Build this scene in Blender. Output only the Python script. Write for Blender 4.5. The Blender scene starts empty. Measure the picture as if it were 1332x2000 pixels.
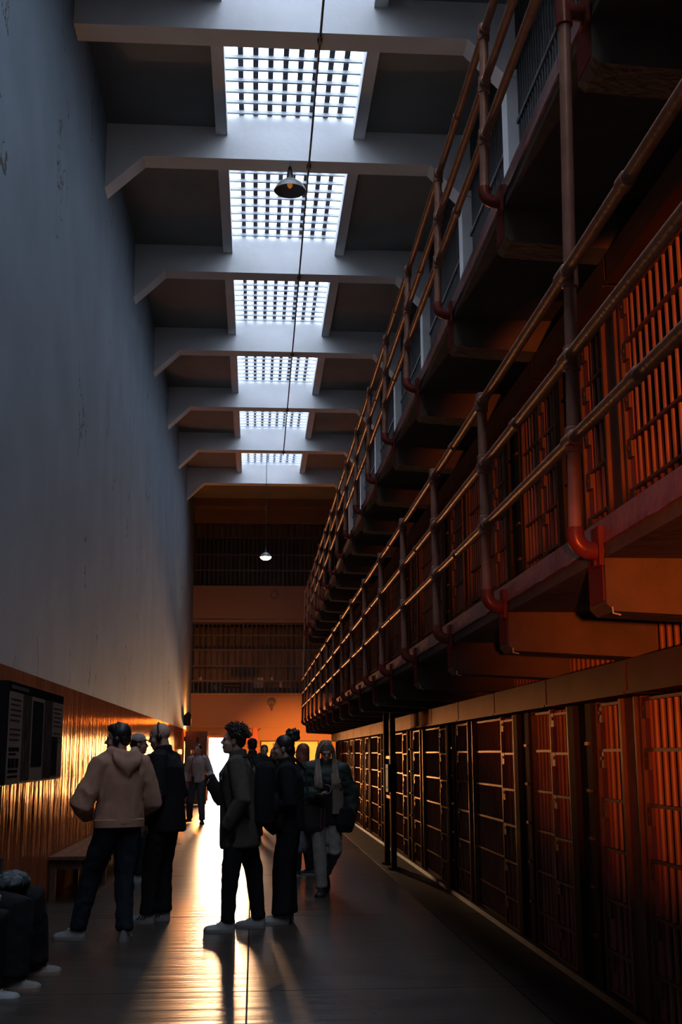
import bpy, bmesh, math, random
from mathutils import Vector, Matrix, noise

# light levels and relief depths
SKY_STRENGTH = 8.0
DOOR_POWER = 15000
LAMP2 = 12
CORNER = 200
BULKHEAD = 9000
TIER1 = 1700
TIER2 = 800
DADO_BUMP = 0.025
DADO_GLOSS = 0.06
FLOOR_BUMP = 0.010

SC = bpy.context.scene
COL = SC.collection
R = random.Random(7)

# ------------------------------------------------------------------ camera
FPX, YAW, PITCH, ROLL, EYE = 2299.0, 0.0729, 0.2027, -0.0042, 1.5
cam_data = bpy.data.cameras.new('camera')
cam_data.sensor_fit = 'VERTICAL'
cam_data.sensor_height = 36.0
cam_data.lens = 36.0 * FPX / 2000.0
cam_data.clip_end = 300
cam = bpy.data.objects.new('camera', cam_data)
COL.objects.link(cam)


def _ray(a, b):
    c, s = math.cos(ROLL), math.sin(ROLL)
    xr, u = c * a - s * b, s * a + c * b
    c, s = math.cos(PITCH), math.sin(PITCH)
    yf, z = c - s * u, s + c * u
    c, s = math.cos(YAW), math.sin(YAW)
    return Vector((c * xr + s * yf, -s * xr + c * yf, z))


_f = _ray(0, 0)
_r = _ray(1, 0) - _f
_u = _ray(0, 1) - _f
cam.matrix_world = Matrix(((_r.x, _u.x, -_f.x, 0), (_r.y, _u.y, -_f.y, 0), (_r.z, _u.z, -_f.z, EYE), (0, 0, 0, 1)))
SC.camera = cam

# ------------------------------------------------------------------ world, daylight, exposure
world = bpy.data.worlds.new('sky')
SC.world = world
world.use_nodes = True
bg = world.node_tree.nodes['Background']
bg.inputs[0].default_value = (0.74, 0.83, 1.0, 1)
bg.inputs[1].default_value = SKY_STRENGTH
SC.view_settings.view_transform = 'Standard'
SC.view_settings.look = 'None'
SC.view_settings.exposure = 0.0
SC.view_settings.gamma = 1.0
SC.view_settings.use_curve_mapping = False


def area_light(name, loc, rot, sx, sy, power, col, spread=math.pi):
    l = bpy.data.lights.new(name, 'AREA')
    l.shape = 'RECTANGLE'
    l.size, l.size_y = sx, sy
    l.energy = power
    l.color = col
    l.spread = spread
    o = bpy.data.objects.new(name, l)
    o.location = loc
    o.rotation_euler = rot
    COL.objects.link(o)
    return o


def point_light(name, loc, power, col, r=0.05):
    l = bpy.data.lights.new(name, 'POINT')
    l.energy, l.color, l.shadow_soft_size = power, col, r
    o = bpy.data.objects.new(name, l)
    o.location = loc
    COL.objects.link(o)
    return o


def spot_light(name, loc, aim, power, col, angle, blend=0.6, r=0.06):
    l = bpy.data.lights.new(name, 'SPOT')
    l.energy, l.color, l.shadow_soft_size = power, col, r
    l.spot_size, l.spot_blend = angle, blend
    o = bpy.data.objects.new(name, l)
    o.location = loc
    o.rotation_euler = (Vector(aim) - Vector(loc)).to_track_quat('-Z', 'Y').to_euler()
    COL.objects.link(o)
    return o


# low evening sun glare standing in the doorway at the far end
area_light('evening_light_door', (-1.10, 46.5, 1.25), (math.radians(90), 0, math.radians(180)), 2.3, 2.46, DOOR_POWER, (1.0, 0.55, 0.27))

# ------------------------------------------------------------------ helpers
WL = {}


class MB:
    """collects geometry for ONE mesh"""

    def __init__(self):
        self.v, self.f = [], []

    def box(self, x0, x1, y0, y1, z0, z1):
        n = len(self.v)
        self.v += [(x0, y0, z0), (x1, y0, z0), (x1, y1, z0), (x0, y1, z0), (x0, y0, z1), (x1, y0, z1), (x1, y1, z1), (x0, y1, z1)]
        self.f += [tuple(n + i for i in q) for q in ((3, 2, 1, 0), (4, 5, 6, 7), (0, 1, 5, 4), (1, 2, 6, 5), (2, 3, 7, 6), (3, 0, 4, 7))]
        return self

    def rings(self, rings, closed=False, caps=True):
        n0 = len(self.v)
        k = len(rings[0])
        for r in rings:
            self.v += [tuple(p) for p in r]
        m = len(rings)
        for i in range(m if closed else m - 1):
            a, b = n0 + i * k, n0 + ((i + 1) % m) * k
            for j in range(k):
                j2 = (j + 1) % k
                self.f.append((a + j, a + j2, b + j2, b + j))
        if caps and not closed:
            self.f.append(tuple(n0 + j for j in reversed(range(k))))
            self.f.append(tuple(n0 + (m - 1) * k + j for j in range(k)))
        return self

    def tube(self, pts, rad, n=8, ry=None, up=None):
        """lofted tube along pts; rad number or list; optional flattening ry (ratio list)"""
        pts = [Vector(p) for p in pts]
        m = len(pts)
        rad = [rad] * m if not isinstance(rad, (list, tuple)) else rad
        ry = [1.0] * m if ry is None else ([ry] * m if not isinstance(ry, (list, tuple)) else ry)
        rings = []
        ref = Vector(up) if up else None
        prev = None
        for i in range(m):
            t = (pts[min(i + 1, m - 1)] - pts[max(i - 1, 0)])
            if t.length < 1e-9:
                t = Vector((0, 0, 1))
            t.normalize()
            if prev is None:
                a = ref if ref else (Vector((1, 0, 0)) if abs(t.x) < 0.8 else Vector((0, 1, 0)))
            else:
                a = ref if ref else prev
            u = (a - t * a.dot(t))
            if u.length < 1e-6:
                u = t.orthogonal()
            u.normalize()
            w = t.cross(u)
            prev = u
            rings.append([pts[i] + (u * math.cos(2 * math.pi * j / n) + w * (math.sin(2 * math.pi * j / n) * ry[i])) * rad[i] for j in range(n)])
        return self.rings(rings)

    def cyl(self, p0, p1, r, n=12, r1=None):
        return self.tube([p0, p1], [r, r if r1 is None else r1], n)

    def prism(self, poly, axis, a, b):
        """extrude 2D polygon along axis ('x','y','z') from a to b"""
        def P(q, t):
            return (t, q[0], q[1]) if axis == 'x' else ((q[0], t, q[1]) if axis == 'y' else (q[0], q[1], t))
        return self.rings([[P(q, a) for q in poly], [P(q, b) for q in poly]])

    def ell(self, c, rx, ry, rz, nu=16, nv=10, rot=None):
        c = Vector(c)
        n0 = len(self.v)
        for i in range(1, nv):
            th = math.pi * i / nv
            for j in range(nu):
                ph = 2 * math.pi * j / nu
                p = Vector((rx * math.sin(th) * math.cos(ph), ry * math.sin(th) * math.sin(ph), rz * math.cos(th)))
                if rot:
                    p = rot @ p
                self.v.append(tuple(c + p))
        top, bot = Vector((0, 0, rz)), Vector((0, 0, -rz))
        if rot:
            top, bot = rot @ top, rot @ bot
        it = len(self.v)
        self.v.append(tuple(c + top))
        self.v.append(tuple(c + bot))
        for i in range(nv - 2):
            for j in range(nu):
                j2 = (j + 1) % nu
                a, b = n0 + i * nu, n0 + (i + 1) * nu
                self.f.append((a + j, b + j, b + j2, a + j2))
        for j in range(nu):
            j2 = (j + 1) % nu
            self.f.append((it, n0 + j, n0 + j2))
            self.f.append((it + 1, n0 + (nv - 2) * nu + j2, n0 + (nv - 2) * nu + j))
        return self

    def lathe(self, prof, c, n=24):
        """profile [(r,z)] revolved about z through c (open surface made double sided by profile)"""
        return self.rings([[(c[0] + r * math.cos(2 * math.pi * j / n), c[1] + r * math.sin(2 * math.pi * j / n), c[2] + z) for j in range(n)] for r, z in prof], caps=True)

    def mesh(self, name, mat, smooth=False, fix=True):
        me = bpy.data.meshes.new(name)
        me.from_pydata(self.v, [], self.f)
        me.update()
        if fix:
            bm = bmesh.new()
            bm.from_mesh(me)
            bmesh.ops.recalc_face_normals(bm, faces=bm.faces)
            bm.to_mesh(me)
            bm.free()
        if mat:
            me.materials.append(mat)
        if smooth:
            me.shade_smooth()
            try:
                me.set_sharp_from_angle(angle=math.radians(40))
            except Exception:
                pass
        return me


def put(name, me, loc=(0, 0, 0), parent=None, rot=None):
    """link one object holding mesh me with its origin at world location loc"""
    o = bpy.data.objects.new(name, me)
    COL.objects.link(o)
    loc = Vector(loc)
    if parent is not None:
        o.parent = parent
        o.location = loc - WL[parent]
    else:
        o.location = loc
    if rot:
        o.rotation_euler = rot
    WL[o] = loc
    return o


def obj(name, mb, mat, parent=None, smooth=False):
    return put(name, mb.mesh(name, mat, smooth), (0, 0, 0), parent)


def tag(o, label=None, cat=None, group=None, kind=None):
    if label: o['label'] = label
    if cat: o['category'] = cat
    if group: o['group'] = group
    if kind: o['kind'] = kind
    return o


def thing(name, label, cat, loc=(0, 0, 0), group=None, kind=None):
    o = bpy.data.objects.new(name, None)
    o.empty_display_size = 0.1
    COL.objects.link(o)
    o.location = loc
    WL[o] = Vector(loc)
    return tag(o, label, cat, group, kind)


ORD = ['first', 'second', 'third', 'fourth', 'fifth', 'sixth', 'seventh', 'eighth', 'ninth', 'tenth', 'eleventh', 'twelfth', 'thirteenth', 'fourteenth',
       'fifteenth', 'sixteenth', 'seventeenth', 'eighteenth', 'nineteenth', 'twentieth', 'twenty-first', 'twenty-second', 'twenty-third', 'twenty-fourth']

# ------------------------------------------------------------------ materials


def mat(name, col, rough=0.6, metal=0.0, spec=0.5, nscale=0, namt=0.25, col2=None, bscale=0, bstr=0.2, stretch=(1, 1, 1), coords='Object', detail=6, coat=0, rvar=0):
    m = bpy.data.materials.new(name)
    m.use_nodes = True
    nt = m.node_tree
    b = nt.nodes['Principled BSDF']
    b.inputs['Base Color'].default_value = (*col, 1)
    b.inputs['Roughness'].default_value = rough
    b.inputs['Metallic'].default_value = metal
    b.inputs['Specular IOR Level'].default_value = spec
    if coat:
        b.inputs['Coat Weight'].default_value = coat
        b.inputs['Coat Roughness'].default_value = 0.2
    if nscale or bscale:
        if coords == 'World':
            g = nt.nodes.new('ShaderNodeNewGeometry')
            src = g.outputs['Position']
        else:
            g = nt.nodes.new('ShaderNodeTexCoord')
            src = g.outputs['Object']
        mp = nt.nodes.new('ShaderNodeMapping')
        mp.inputs['Scale'].default_value = stretch
        nt.links.new(src, mp.inputs['Vector'])
        src = mp.outputs['Vector']
    if nscale:
        n = nt.nodes.new('ShaderNodeTexNoise')
        n.inputs['Scale'].default_value = nscale
        n.inputs['Detail'].default_value = detail
        nt.links.new(src, n.inputs['Vector'])
        rmp = nt.nodes.new('ShaderNodeValToRGB')
        rmp.color_ramp.elements[0].position = 0.35
        rmp.color_ramp.elements[1].position = 0.65
        c2 = col2 if col2 else tuple(c * (1 - namt) for c in col)
        rmp.color_ramp.elements[0].color = (*c2, 1)
        rmp.color_ramp.elements[1].color = (*col, 1)
        nt.links.new(n.outputs['Fac'], rmp.inputs['Fac'])
        nt.links.new(rmp.outputs['Color'], b.inputs['Base Color'])
        if rvar:
            ma = nt.nodes.new('ShaderNodeMath')
            ma.operation = 'MULTIPLY_ADD'
            ma.inputs[1].default_value = rvar
            ma.inputs[2].default_value = rough - rvar / 2
            nt.links.new(n.outputs['Fac'], ma.inputs[0])
            nt.links.new(ma.outputs[0], b.inputs['Roughness'])
    if bscale:
        n2 = nt.nodes.new('ShaderNodeTexNoise')
        n2.inputs['Scale'].default_value = bscale
        n2.inputs['Detail'].default_value = 5
        nt.links.new(src, n2.inputs['Vector'])
        bp = nt.nodes.new('ShaderNodeBump')
        bp.inputs['Strength'].default_value = bstr
        bp.inputs['Distance'].default_value = 0.02
        nt.links.new(n2.outputs['Fac'], bp.inputs['Height'])
        nt.links.new(bp.outputs['Normal'], b.inputs['Normal'])
    return m


def emit_mat(name, col, strength):
    m = bpy.data.materials.new(name)
    m.use_nodes = True
    b = m.node_tree.nodes['Principled BSDF']
    b.inputs['Base Color'].default_value = (*col, 1)
    b.inputs['Emission Color'].default_value = (*col, 1)
    b.inputs['Emission Strength'].default_value = strength
    return m

# ------------------------------------------------------------------ materials of the setting


def wall_paint():
    """pale plaster with hairline cracks, bay joints and blotches"""
    m = mat('pale_wall_plaster', (0.225, 0.28, 0.325), 0.8, spec=0.2, nscale=0.9, col2=(0.19, 0.24, 0.28), bscale=14, bstr=0.12, coords='World')
    nt = m.node_tree
    b = nt.nodes['Principled BSDF']
    geo = nt.nodes.new('ShaderNodeNewGeometry')
    # crack network: thin edges of stretched, distorted voronoi
    nz = nt.nodes.new('ShaderNodeTexNoise')
    nz.inputs['Scale'].default_value = 1.3
    nz.inputs['Detail'].default_value = 8
    nt.links.new(geo.outputs['Position'], nz.inputs['Vector'])
    mixv = nt.nodes.new('ShaderNodeVectorMath')
    mixv.operation = 'MULTIPLY_ADD'
    mixv.inputs[1].default_value = (0.35, 0.35, 0.35)
    nt.links.new(nz.outputs['Color'], mixv.inputs[0])
    nt.links.new(geo.outputs['Position'], mixv.inputs[2])
    mp = nt.nodes.new('ShaderNodeMapping')
    mp.inputs['Scale'].default_value = (1, 0.20, 0.07)
    nt.links.new(mixv.outputs[0], mp.inputs['Vector'])
    vo = nt.nodes.new('ShaderNodeTexVoronoi')
    vo.feature = 'DISTANCE_TO_EDGE'
    vo.inputs['Scale'].default_value = 2.4
    nt.links.new(mp.outputs[0], vo.inputs['Vector'])
    lt = nt.nodes.new('ShaderNodeMath')
    lt.operation = 'LESS_THAN'
    lt.inputs[1].default_value = 0.0045
    nt.links.new(vo.outputs['Distance'], lt.inputs[0])
    # cracks are only open in places
    n3 = nt.nodes.new('ShaderNodeTexNoise')
    n3.inputs['Scale'].default_value = 0.55
    nt.links.new(geo.outputs['Position'], n3.inputs['Vector'])
    gt = nt.nodes.new('ShaderNodeMath')
    gt.operation = 'GREATER_THAN'
    gt.inputs[1].default_value = 0.55
    nt.links.new(n3.outputs['Fac'], gt.inputs[0])
    mu = nt.nodes.new('ShaderNodeMath')
    mu.operation = 'MULTIPLY'
    nt.links.new(lt.outputs[0], mu.inputs[0])
    nt.links.new(gt.outputs[0], mu.inputs[1])
    mx = nt.nodes.new('ShaderNodeMix')
    mx.data_type = 'RGBA'
    old = b.inputs['Base Color'].links[0].from_socket
    nt.links.new(mu.outputs[0], mx.inputs['Factor'])
    nt.links.new(old, mx.inputs['A'])
    mx.inputs['B'].default_value = (0.09, 0.085, 0.08, 1)
    nt.links.new(mx.outputs['Result'], b.inputs['Base Color'])
    return m


def dado_paint():
    """glossy terracotta enamel brushed in vertical ripples"""
    m = mat('glossy_terracotta_enamel', (0.34, 0.10, 0.04), 0.27, spec=0.02, nscale=2.2, col2=(0.24, 0.07, 0.03), stretch=(1, 1, 0.25), coords='World', coat=0.0)
    nt = m.node_tree
    b = nt.nodes['Principled BSDF']
    geo = nt.nodes.new('ShaderNodeNewGeometry')

    def ripple(scale, st):
        mp = nt.nodes.new('ShaderNodeMapping')
        mp.inputs['Scale'].default_value = st
        nt.links.new(geo.outputs['Position'], mp.inputs['Vector'])
        n = nt.nodes.new('ShaderNodeTexNoise')
        n.inputs['Scale'].default_value = scale
        n.inputs['Detail'].default_value = 2
        nt.links.new(mp.outputs[0], n.inputs['Vector'])
        return n.outputs['Fac']
    a = ripple(5.5, (0.0, 1, 0.05))
    c = ripple(14.0, (0.0, 1, 0.16))
    ad = nt.nodes.new('ShaderNodeMath')
    ad.operation = 'MULTIPLY_ADD'
    ad.inputs[1].default_value = 0.30
    nt.links.new(c, ad.inputs[0])
    nt.links.new(a, ad.inputs[2])
    bp = nt.nodes.new('ShaderNodeBump')
    bp.inputs['Strength'].default_value = 1.0
    bp.inputs['Distance'].default_value = DADO_BUMP
    nt.links.new(ad.outputs[0], bp.inputs['Height'])
    nt.links.new(bp.outputs['Normal'], b.inputs['Normal'])
    return m


def floor_concrete(name, c1, c2, rough):
    """worn, polished concrete with shallow trowel waves across the corridor"""
    m = mat(name, c1, rough, nscale=1.4, col2=c2, coords='World', rvar=0.12)
    nt = m.node_tree
    b = nt.nodes['Principled BSDF']
    geo = nt.nodes.new('ShaderNodeNewGeometry')
    mp = nt.nodes.new('ShaderNodeMapping')
    mp.inputs['Scale'].default_value = (0.12, 3.2, 1)
    nt.links.new(geo.outputs['Position'], mp.inputs['Vector'])
    n = nt.nodes.new('ShaderNodeTexNoise')
    n.inputs['Scale'].default_value = 2.6
    n.inputs['Detail'].default_value = 4
    nt.links.new(mp.outputs[0], n.inputs['Vector'])
    vo = nt.nodes.new('ShaderNodeTexVoronoi')
    vo.feature = 'DISTANCE_TO_EDGE'
    vo.inputs['Scale'].default_value = 0.9
    n2 = nt.nodes.new('ShaderNodeTexNoise')
    n2.inputs['Scale'].default_value = 2.0
    n2.inputs['Detail'].default_value = 6
    nt.links.new(geo.outputs['Position'], n2.inputs['Vector'])
    vm = nt.nodes.new('ShaderNodeVectorMath')
    vm.operation = 'MULTIPLY_ADD'
    vm.inputs[1].default_value = (0.8, 0.8, 0)
    nt.links.new(n2.outputs['Color'], vm.inputs[0])
    nt.links.new(geo.outputs['Position'], vm.inputs[2])
    nt.links.new(vm.outputs[0], vo.inputs['Vector'])
    sm = nt.nodes.new('ShaderNodeMath')
    sm.operation = 'SMOOTH_MIN'
    sm.inputs[1].default_value = 0.012
    sm.inputs[2].default_value = 0.01
    nt.links.new(vo.outputs['Distance'], sm.inputs[0])
    ad = nt.nodes.new('ShaderNodeMath')
    ad.operation = 'MULTIPLY_ADD'
    ad.inputs[1].default_value = 5.0
    nt.links.new(sm.outputs[0], ad.inputs[0])
    nt.links.new(n.outputs['Fac'], ad.inputs[2])
    bp = nt.nodes.new('ShaderNodeBump')
    bp.inputs['Strength'].default_value = 0.6
    bp.inputs['Distance'].default_value = FLOOR_BUMP
    nt.links.new(ad.outputs[0], bp.inputs['Height'])
    nt.links.new(bp.outputs['Normal'], b.inputs['Normal'])
    return m


M = {}
M['wall'] = wall_paint()
M['dado'] = dado_paint()
M['floor'] = floor_concrete('polished_concrete', (0.052, 0.040, 0.031), (0.037, 0.029, 0.023), 0.30)
M['floor_dark'] = floor_concrete('dark_red_floor_paint', (0.03, 0.019, 0.017), (0.022, 0.015, 0.013), 0.6)
M['floor_dark'].node_tree.nodes['Principled BSDF'].inputs['Specular IOR Level'].default_value = 0.12
M['floor'].node_tree.nodes['Principled BSDF'].inputs['Specular IOR Level'].default_value = 0.42
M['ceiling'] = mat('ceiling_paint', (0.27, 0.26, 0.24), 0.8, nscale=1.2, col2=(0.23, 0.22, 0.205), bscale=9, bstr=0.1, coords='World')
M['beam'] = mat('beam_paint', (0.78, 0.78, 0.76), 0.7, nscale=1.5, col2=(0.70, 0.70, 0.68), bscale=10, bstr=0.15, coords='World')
M['white_steel'] = mat('white_painted_steel', (0.50, 0.53, 0.56), 0.5)
M['skylight_rod'] = mat('dark_skylight_rod', (0.035, 0.045, 0.055), 0.5)
M['cream'] = mat('cream_gallery_plaster', (0.21, 0.135, 0.095), 0.75, spec=0.05, nscale=1.1, col2=(0.20, 0.13, 0.095), bscale=6, bstr=0.1, coords='World')
M['bracket'] = mat('old_cream_concrete', (0.17, 0.12, 0.09), 0.85, spec=0.0, nscale=3.5, col2=(0.12, 0.092, 0.07), bscale=18, bstr=0.5, coords='World')
M['slab'] = mat('gallery_concrete', (0.15, 0.125, 0.105), 0.85, spec=0.0, nscale=2.2, col2=(0.115, 0.095, 0.08), bscale=12, bstr=0.3, coords='World')
M['red_edge'] = mat('chipped_maroon_paint', (0.24, 0.055, 0.05), 0.25, coat=0.12, spec=0.3, nscale=5, col2=(0.33, 0.12, 0.10), bscale=25, bstr=0.5, coords='World')
M['stain'] = mat('maroon_drip_stain', (0.15, 0.04, 0.035), 0.8, spec=0.0)
M['red_fitting'] = mat('dark_red_fitting', (0.20, 0.035, 0.03), 0.32, nscale=14, col2=(0.14, 0.025, 0.02))
M['pipe'] = mat('pink_brown_pipe_paint', (0.31, 0.145, 0.10), 0.42, spec=0.10, nscale=9, col2=(0.24, 0.105, 0.072), coords='World', bscale=40, bstr=0.12)
M['bar'] = mat('brown_painted_bars', (0.34, 0.15, 0.095), 0.5, spec=0.08, nscale=6, col2=(0.26, 0.11, 0.07), coords='World')
M['frame'] = mat('brown_painted_frame', (0.17, 0.08, 0.05), 0.45, spec=0.06, nscale=5, col2=(0.11, 0.056, 0.038), coords='World')
M['plate'] = mat('red_brown_lock_plate', (0.30, 0.10, 0.07), 0.5, spec=0.05, nscale=4, col2=(0.30, 0.09, 0.07), coords='World')
M['header'] = mat('tan_steel_housing', (0.075, 0.034, 0.02), 0.6, spec=0.03, nscale=2.5, col2=(0.055, 0.026, 0.016), coords='World')
M['pillar'] = mat('dark_steel_pillar', (0.035, 0.028, 0.024), 0.65, spec=0.03, nscale=3, col2=(0.026, 0.021, 0.018), coords='World')
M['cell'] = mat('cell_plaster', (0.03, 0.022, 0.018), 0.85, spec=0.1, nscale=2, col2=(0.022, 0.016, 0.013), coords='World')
M['dark'] = mat('dark_grille_steel', (0.05, 0.05, 0.05), 0.5)
M['endbar'] = mat('end_grille_steel', (0.06, 0.045, 0.035), 0.5)
M['backpanel'] = mat('gun_gallery_back_panel', (0.13, 0.10, 0.085), 0.6, nscale=2.5, col2=(0.08, 0.06, 0.05), coords='World')
M['black'] = mat('black_board', (0.012, 0.012, 0.013), 0.7, spec=0.05)
M['wood'] = mat('dark_bench_wood', (0.10, 0.055, 0.035), 0.35, nscale=3, col2=(0.06, 0.035, 0.025), stretch=(6, 0.6, 6), coords='World')
M['cable'] = mat('black_cable', (0.02, 0.02, 0.02), 0.6)
M['lamp_enamel'] = mat('green_grey_lamp_enamel', (0.17, 0.19, 0.18), 0.35)
M['lamp_dark'] = mat('dark_lamp_socket', (0.02, 0.025, 0.025), 0.4)


def glass():
    m = bpy.data.materials.new('weathered_skylight_glass')
    m.use_nodes = True
    nt = m.node_tree
    nt.nodes.remove(nt.nodes['Principled BSDF'])
    out = nt.nodes['Material Output']
    tr = nt.nodes.new('ShaderNodeBsdfTransparent')
    tl = nt.nodes.new('ShaderNodeBsdfTranslucent')
    tl.inputs[0].default_value = (0.9, 0.93, 0.95, 1)
    mx = nt.nodes.new('ShaderNodeMixShader')
    geo = nt.nodes.new('ShaderNodeNewGeometry')
    n = nt.nodes.new('ShaderNodeTexNoise')
    n.inputs['Scale'].default_value = 3.0
    nt.links.new(geo.outputs['Position'], n.inputs['Vector'])
    rp = nt.nodes.new('ShaderNodeValToRGB')
    rp.color_ramp.elements[0].color = (0.80, 0.84, 0.9, 1)
    rp.color_ramp.elements[1].color = (0.98, 0.98, 1.0, 1)
    nt.links.new(n.outputs['Fac'], rp.inputs['Fac'])
    nt.links.new(rp.outputs['Color'], tr.inputs[0])
    mx.inputs[0].default_value = 0.12
    nt.links.new(tr.outputs[0], mx.inputs[1])
    nt.links.new(tl.outputs[0], mx.inputs[2])
    nt.links.new(mx.outputs[0], out.inputs[0])
    return m


M['glass'] = glass()


def lacquer(m, fac, rough, tint=(1.0, 0.66, 0.40)):
    """dull body colour under a thin even film of gloss paint"""
    nt = m.node_tree
    b = nt.nodes['Principled BSDF']
    b.inputs['Specular IOR Level'].default_value = 0.0
    out = nt.nodes['Material Output']
    gl = nt.nodes.new('ShaderNodeBsdfGlossy')
    gl.inputs['Roughness'].default_value = rough
    gl.inputs['Color'].default_value = (*tint, 1)
    if b.inputs['Normal'].links:
        nt.links.new(b.inputs['Normal'].links[0].from_socket, gl.inputs['Normal'])
    mx = nt.nodes.new('ShaderNodeMixShader')
    mx.inputs[0].default_value = fac
    nt.links.new(b.outputs[0], mx.inputs[1])
    nt.links.new(gl.outputs[0], mx.inputs[2])
    nt.links.new(mx.outputs[0], out.inputs[0])


lacquer(M['dado'], DADO_GLOSS, 0.16, (1.0, 0.60, 0.32))
lacquer(M['frame'], 0.05, 0.35)
lacquer(M['bar'], 0.04, 0.4)
lacquer(M['header'], 0.035, 0.4)
lacquer(M['pillar'], 0.015, 0.5)
lacquer(M['plate'], 0.02, 0.45)
lacquer(M['pipe'], 0.05, 0.35)
lacquer(M['red_edge'], 0.22, 0.28, (1.0, 0.85, 0.8))
lacquer(M['red_fitting'], 0.05, 0.3)

# ------------------------------------------------------------------ dimensions (metres; x to the cells, y down the corridor)
WX = -2.15           # left wall face
CX = 2.26            # cell fronts
YEND = 40.5          # end wall face
YBACK = -7.0
ZBEAM, ZCEIL, ZTOP = 9.70, 10.18, 10.62
SXL, SXR = -0.47, 1.31
BEAMS = [-3.85, 0.2, 4.2, 8.2, 12.25, 15.27, 19.27, 23.34, 27.40, 31.48, 35.55]
BT = 0.34
TIER = 2.42
Y1 = 32.45           # end of the cell block

# ------------------------------------------------------------------ floor: slabs with open joints
fl = thing('floor', 'worn polished concrete corridor floor', None, (0, 0, -0.05), kind='structure')
obj('floor_base', MB().box(-2.45, 8.5, YBACK - 0.3, 42.9, -0.12, -0.03), M['floor_dark'], fl)
g = 0.006
xs = [(-2.15, -0.03, 'floor'), (-0.03, 1.72, 'floor'), (1.72, 2.40, 'floor_dark')]
ys = [YBACK, -2.0, 3.2, 8.1, 11.72, 15.6, 19.5, 23.5, 27.5, 31.5, 35.5, YEND]
for xa, xb, mk in xs:
    for ya, yb in zip(ys[:-1], ys[1:]):
        o = obj('floor_slab', MB().box(xa + g, xb - g, ya + g, yb - g, -0.03, 0.0), M[mk], fl)
obj('floor_slab', MB().box(2.40, 8.5, Y1 - 0.2, YEND, -0.03, 0.0), M['floor'], fl)
obj('threshold_slab', MB().box(-2.0, 0.2, YEND, 48.5, -0.03, 0.0), M['floor'], fl)
obj('cell_floor', MB().box(2.41, 5.0, YBACK, Y1, -0.03, 0.04), M['cell'], fl)

# ------------------------------------------------------------------ left wall
wl = thing('wall_left', 'tall pale plaster wall above a glossy terracotta dado', None, (WX, 0, 0), kind='structure')
obj('plaster', MB().box(WX - 0.3, WX, YBACK - 0.3, YEND + 1.6, 0, ZTOP), M['wall'], wl)
obj('painted_dado', MB().box(WX, WX + 0.006, YBACK, YEND, 0.0, 2.26), M['dado'], wl)
obj('dado_seam', MB().box(WX + 0.006, WX + 0.012, 9.0, 30.0, 1.245, 1.257), M['dado'], wl)

# ------------------------------------------------------------------ ceiling: beams, panels, skylights
ce = thing('ceiling', 'ceiling of deep white beams with dark panels between', None, (0, 0, ZCEIL), kind='structure')
for i, y in enumerate(BEAMS):
    b = MB()
    y2 = y + BT
    if i == 4 or i < 4:
        prof = [(WX, ZTOP), (WX, ZBEAM), (2.41, ZBEAM), (2.85, 9.24), (3.07, 9.24), (3.07, ZTOP)]
    else:
        prof = [(WX, ZTOP), (WX, 9.20), (-1.63, ZBEAM), (2.41, ZBEAM), (2.85, 9.24), (3.07, 9.24), (3.07, ZTOP)]
    b.prism(prof, 'y', y, y2)
    o = obj('ceiling_beam', b, M['beam'], ce)
    obj('ceiling_beam_tail', MB().box(3.07, 6.5, y, y2, 9.5, ZTOP), M['beam'], o)
    if i >= 4:
        obj('beam_post', MB().box(2.85, 3.07, y + 0.03, y2 - 0.03, 6.6, 9.24), M['beam'], o)
for i in range(len(BEAMS)):
    ya = BEAMS[i] + BT
    yb = BEAMS[i + 1] if i + 1 < len(BEAMS) else YEND
    last = i + 1 == len(BEAMS)
    if last:
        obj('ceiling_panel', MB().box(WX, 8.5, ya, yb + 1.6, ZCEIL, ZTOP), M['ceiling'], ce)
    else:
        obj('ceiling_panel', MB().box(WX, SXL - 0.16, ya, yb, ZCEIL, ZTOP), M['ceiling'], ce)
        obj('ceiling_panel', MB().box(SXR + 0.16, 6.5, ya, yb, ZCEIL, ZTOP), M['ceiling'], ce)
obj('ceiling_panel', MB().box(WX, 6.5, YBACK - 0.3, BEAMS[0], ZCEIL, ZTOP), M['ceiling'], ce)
obj('ceiling_panel', MB().box(6.5, 8.8, Y1 - 0.2, BEAMS[10] + BT, ZCEIL, ZTOP), M['ceiling'], ce)
# last, deeper cross beam in front of the end wall
obj('ceiling_beam', MB().box(WX, 8.5, YEND - 0.55, YEND, 9.9, ZCEIL), M['cream'], ce)

bar_x = MB().box(SXL, SXR, -0.018, 0.018, -0.02, 0.025).mesh('skylight_bar', M['white_steel'])
NW = 0
for i in range(3, 10):
    ya, yb = BEAMS[i] + BT, BEAMS[i + 1]
    NW += 1
    w = thing('window_%d' % NW, 'barred skylight between the %s and next ceiling beam' % ORD[i - 3], None, ((SXL + SXR) / 2, (ya + yb) / 2, 10.3), kind='structure')
    for sx in (SXL - 0.16, SXR):
        obj('curb', MB().box(sx, sx + 0.16, ya, yb, 10.06, ZTOP), M['beam'], w)
        inx = SXL - 0.02 if sx < 0 else SXR
        obj('curb_lip', MB().box(inx, inx + 0.02, ya, yb, 10.05, 10.085), M['white_steel'], w)
    n = max(4, round((yb - ya) / 0.275))
    for k in range(n):
        put('bar', bar_x, (0, ya + (k + 0.5) * (yb - ya) / n, 10.34), w)
    rod = MB().box(-0.036, 0.036, ya, yb, 0, 0.03).mesh('skylight_rod', M['skylight_rod'])
    for k in range(1, 9):
        put('rod', rod, (SXL + k * (SXR - SXL) / 9, 0, 10.375), w)
    for k in range(9):
        xa = SXL + k * (SXR - SXL) / 9
        obj('pane', MB().box(xa + 0.004, xa + (SXR - SXL) / 9 - 0.004, ya, yb, 10.46, 10.466), M['glass'], w)
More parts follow.
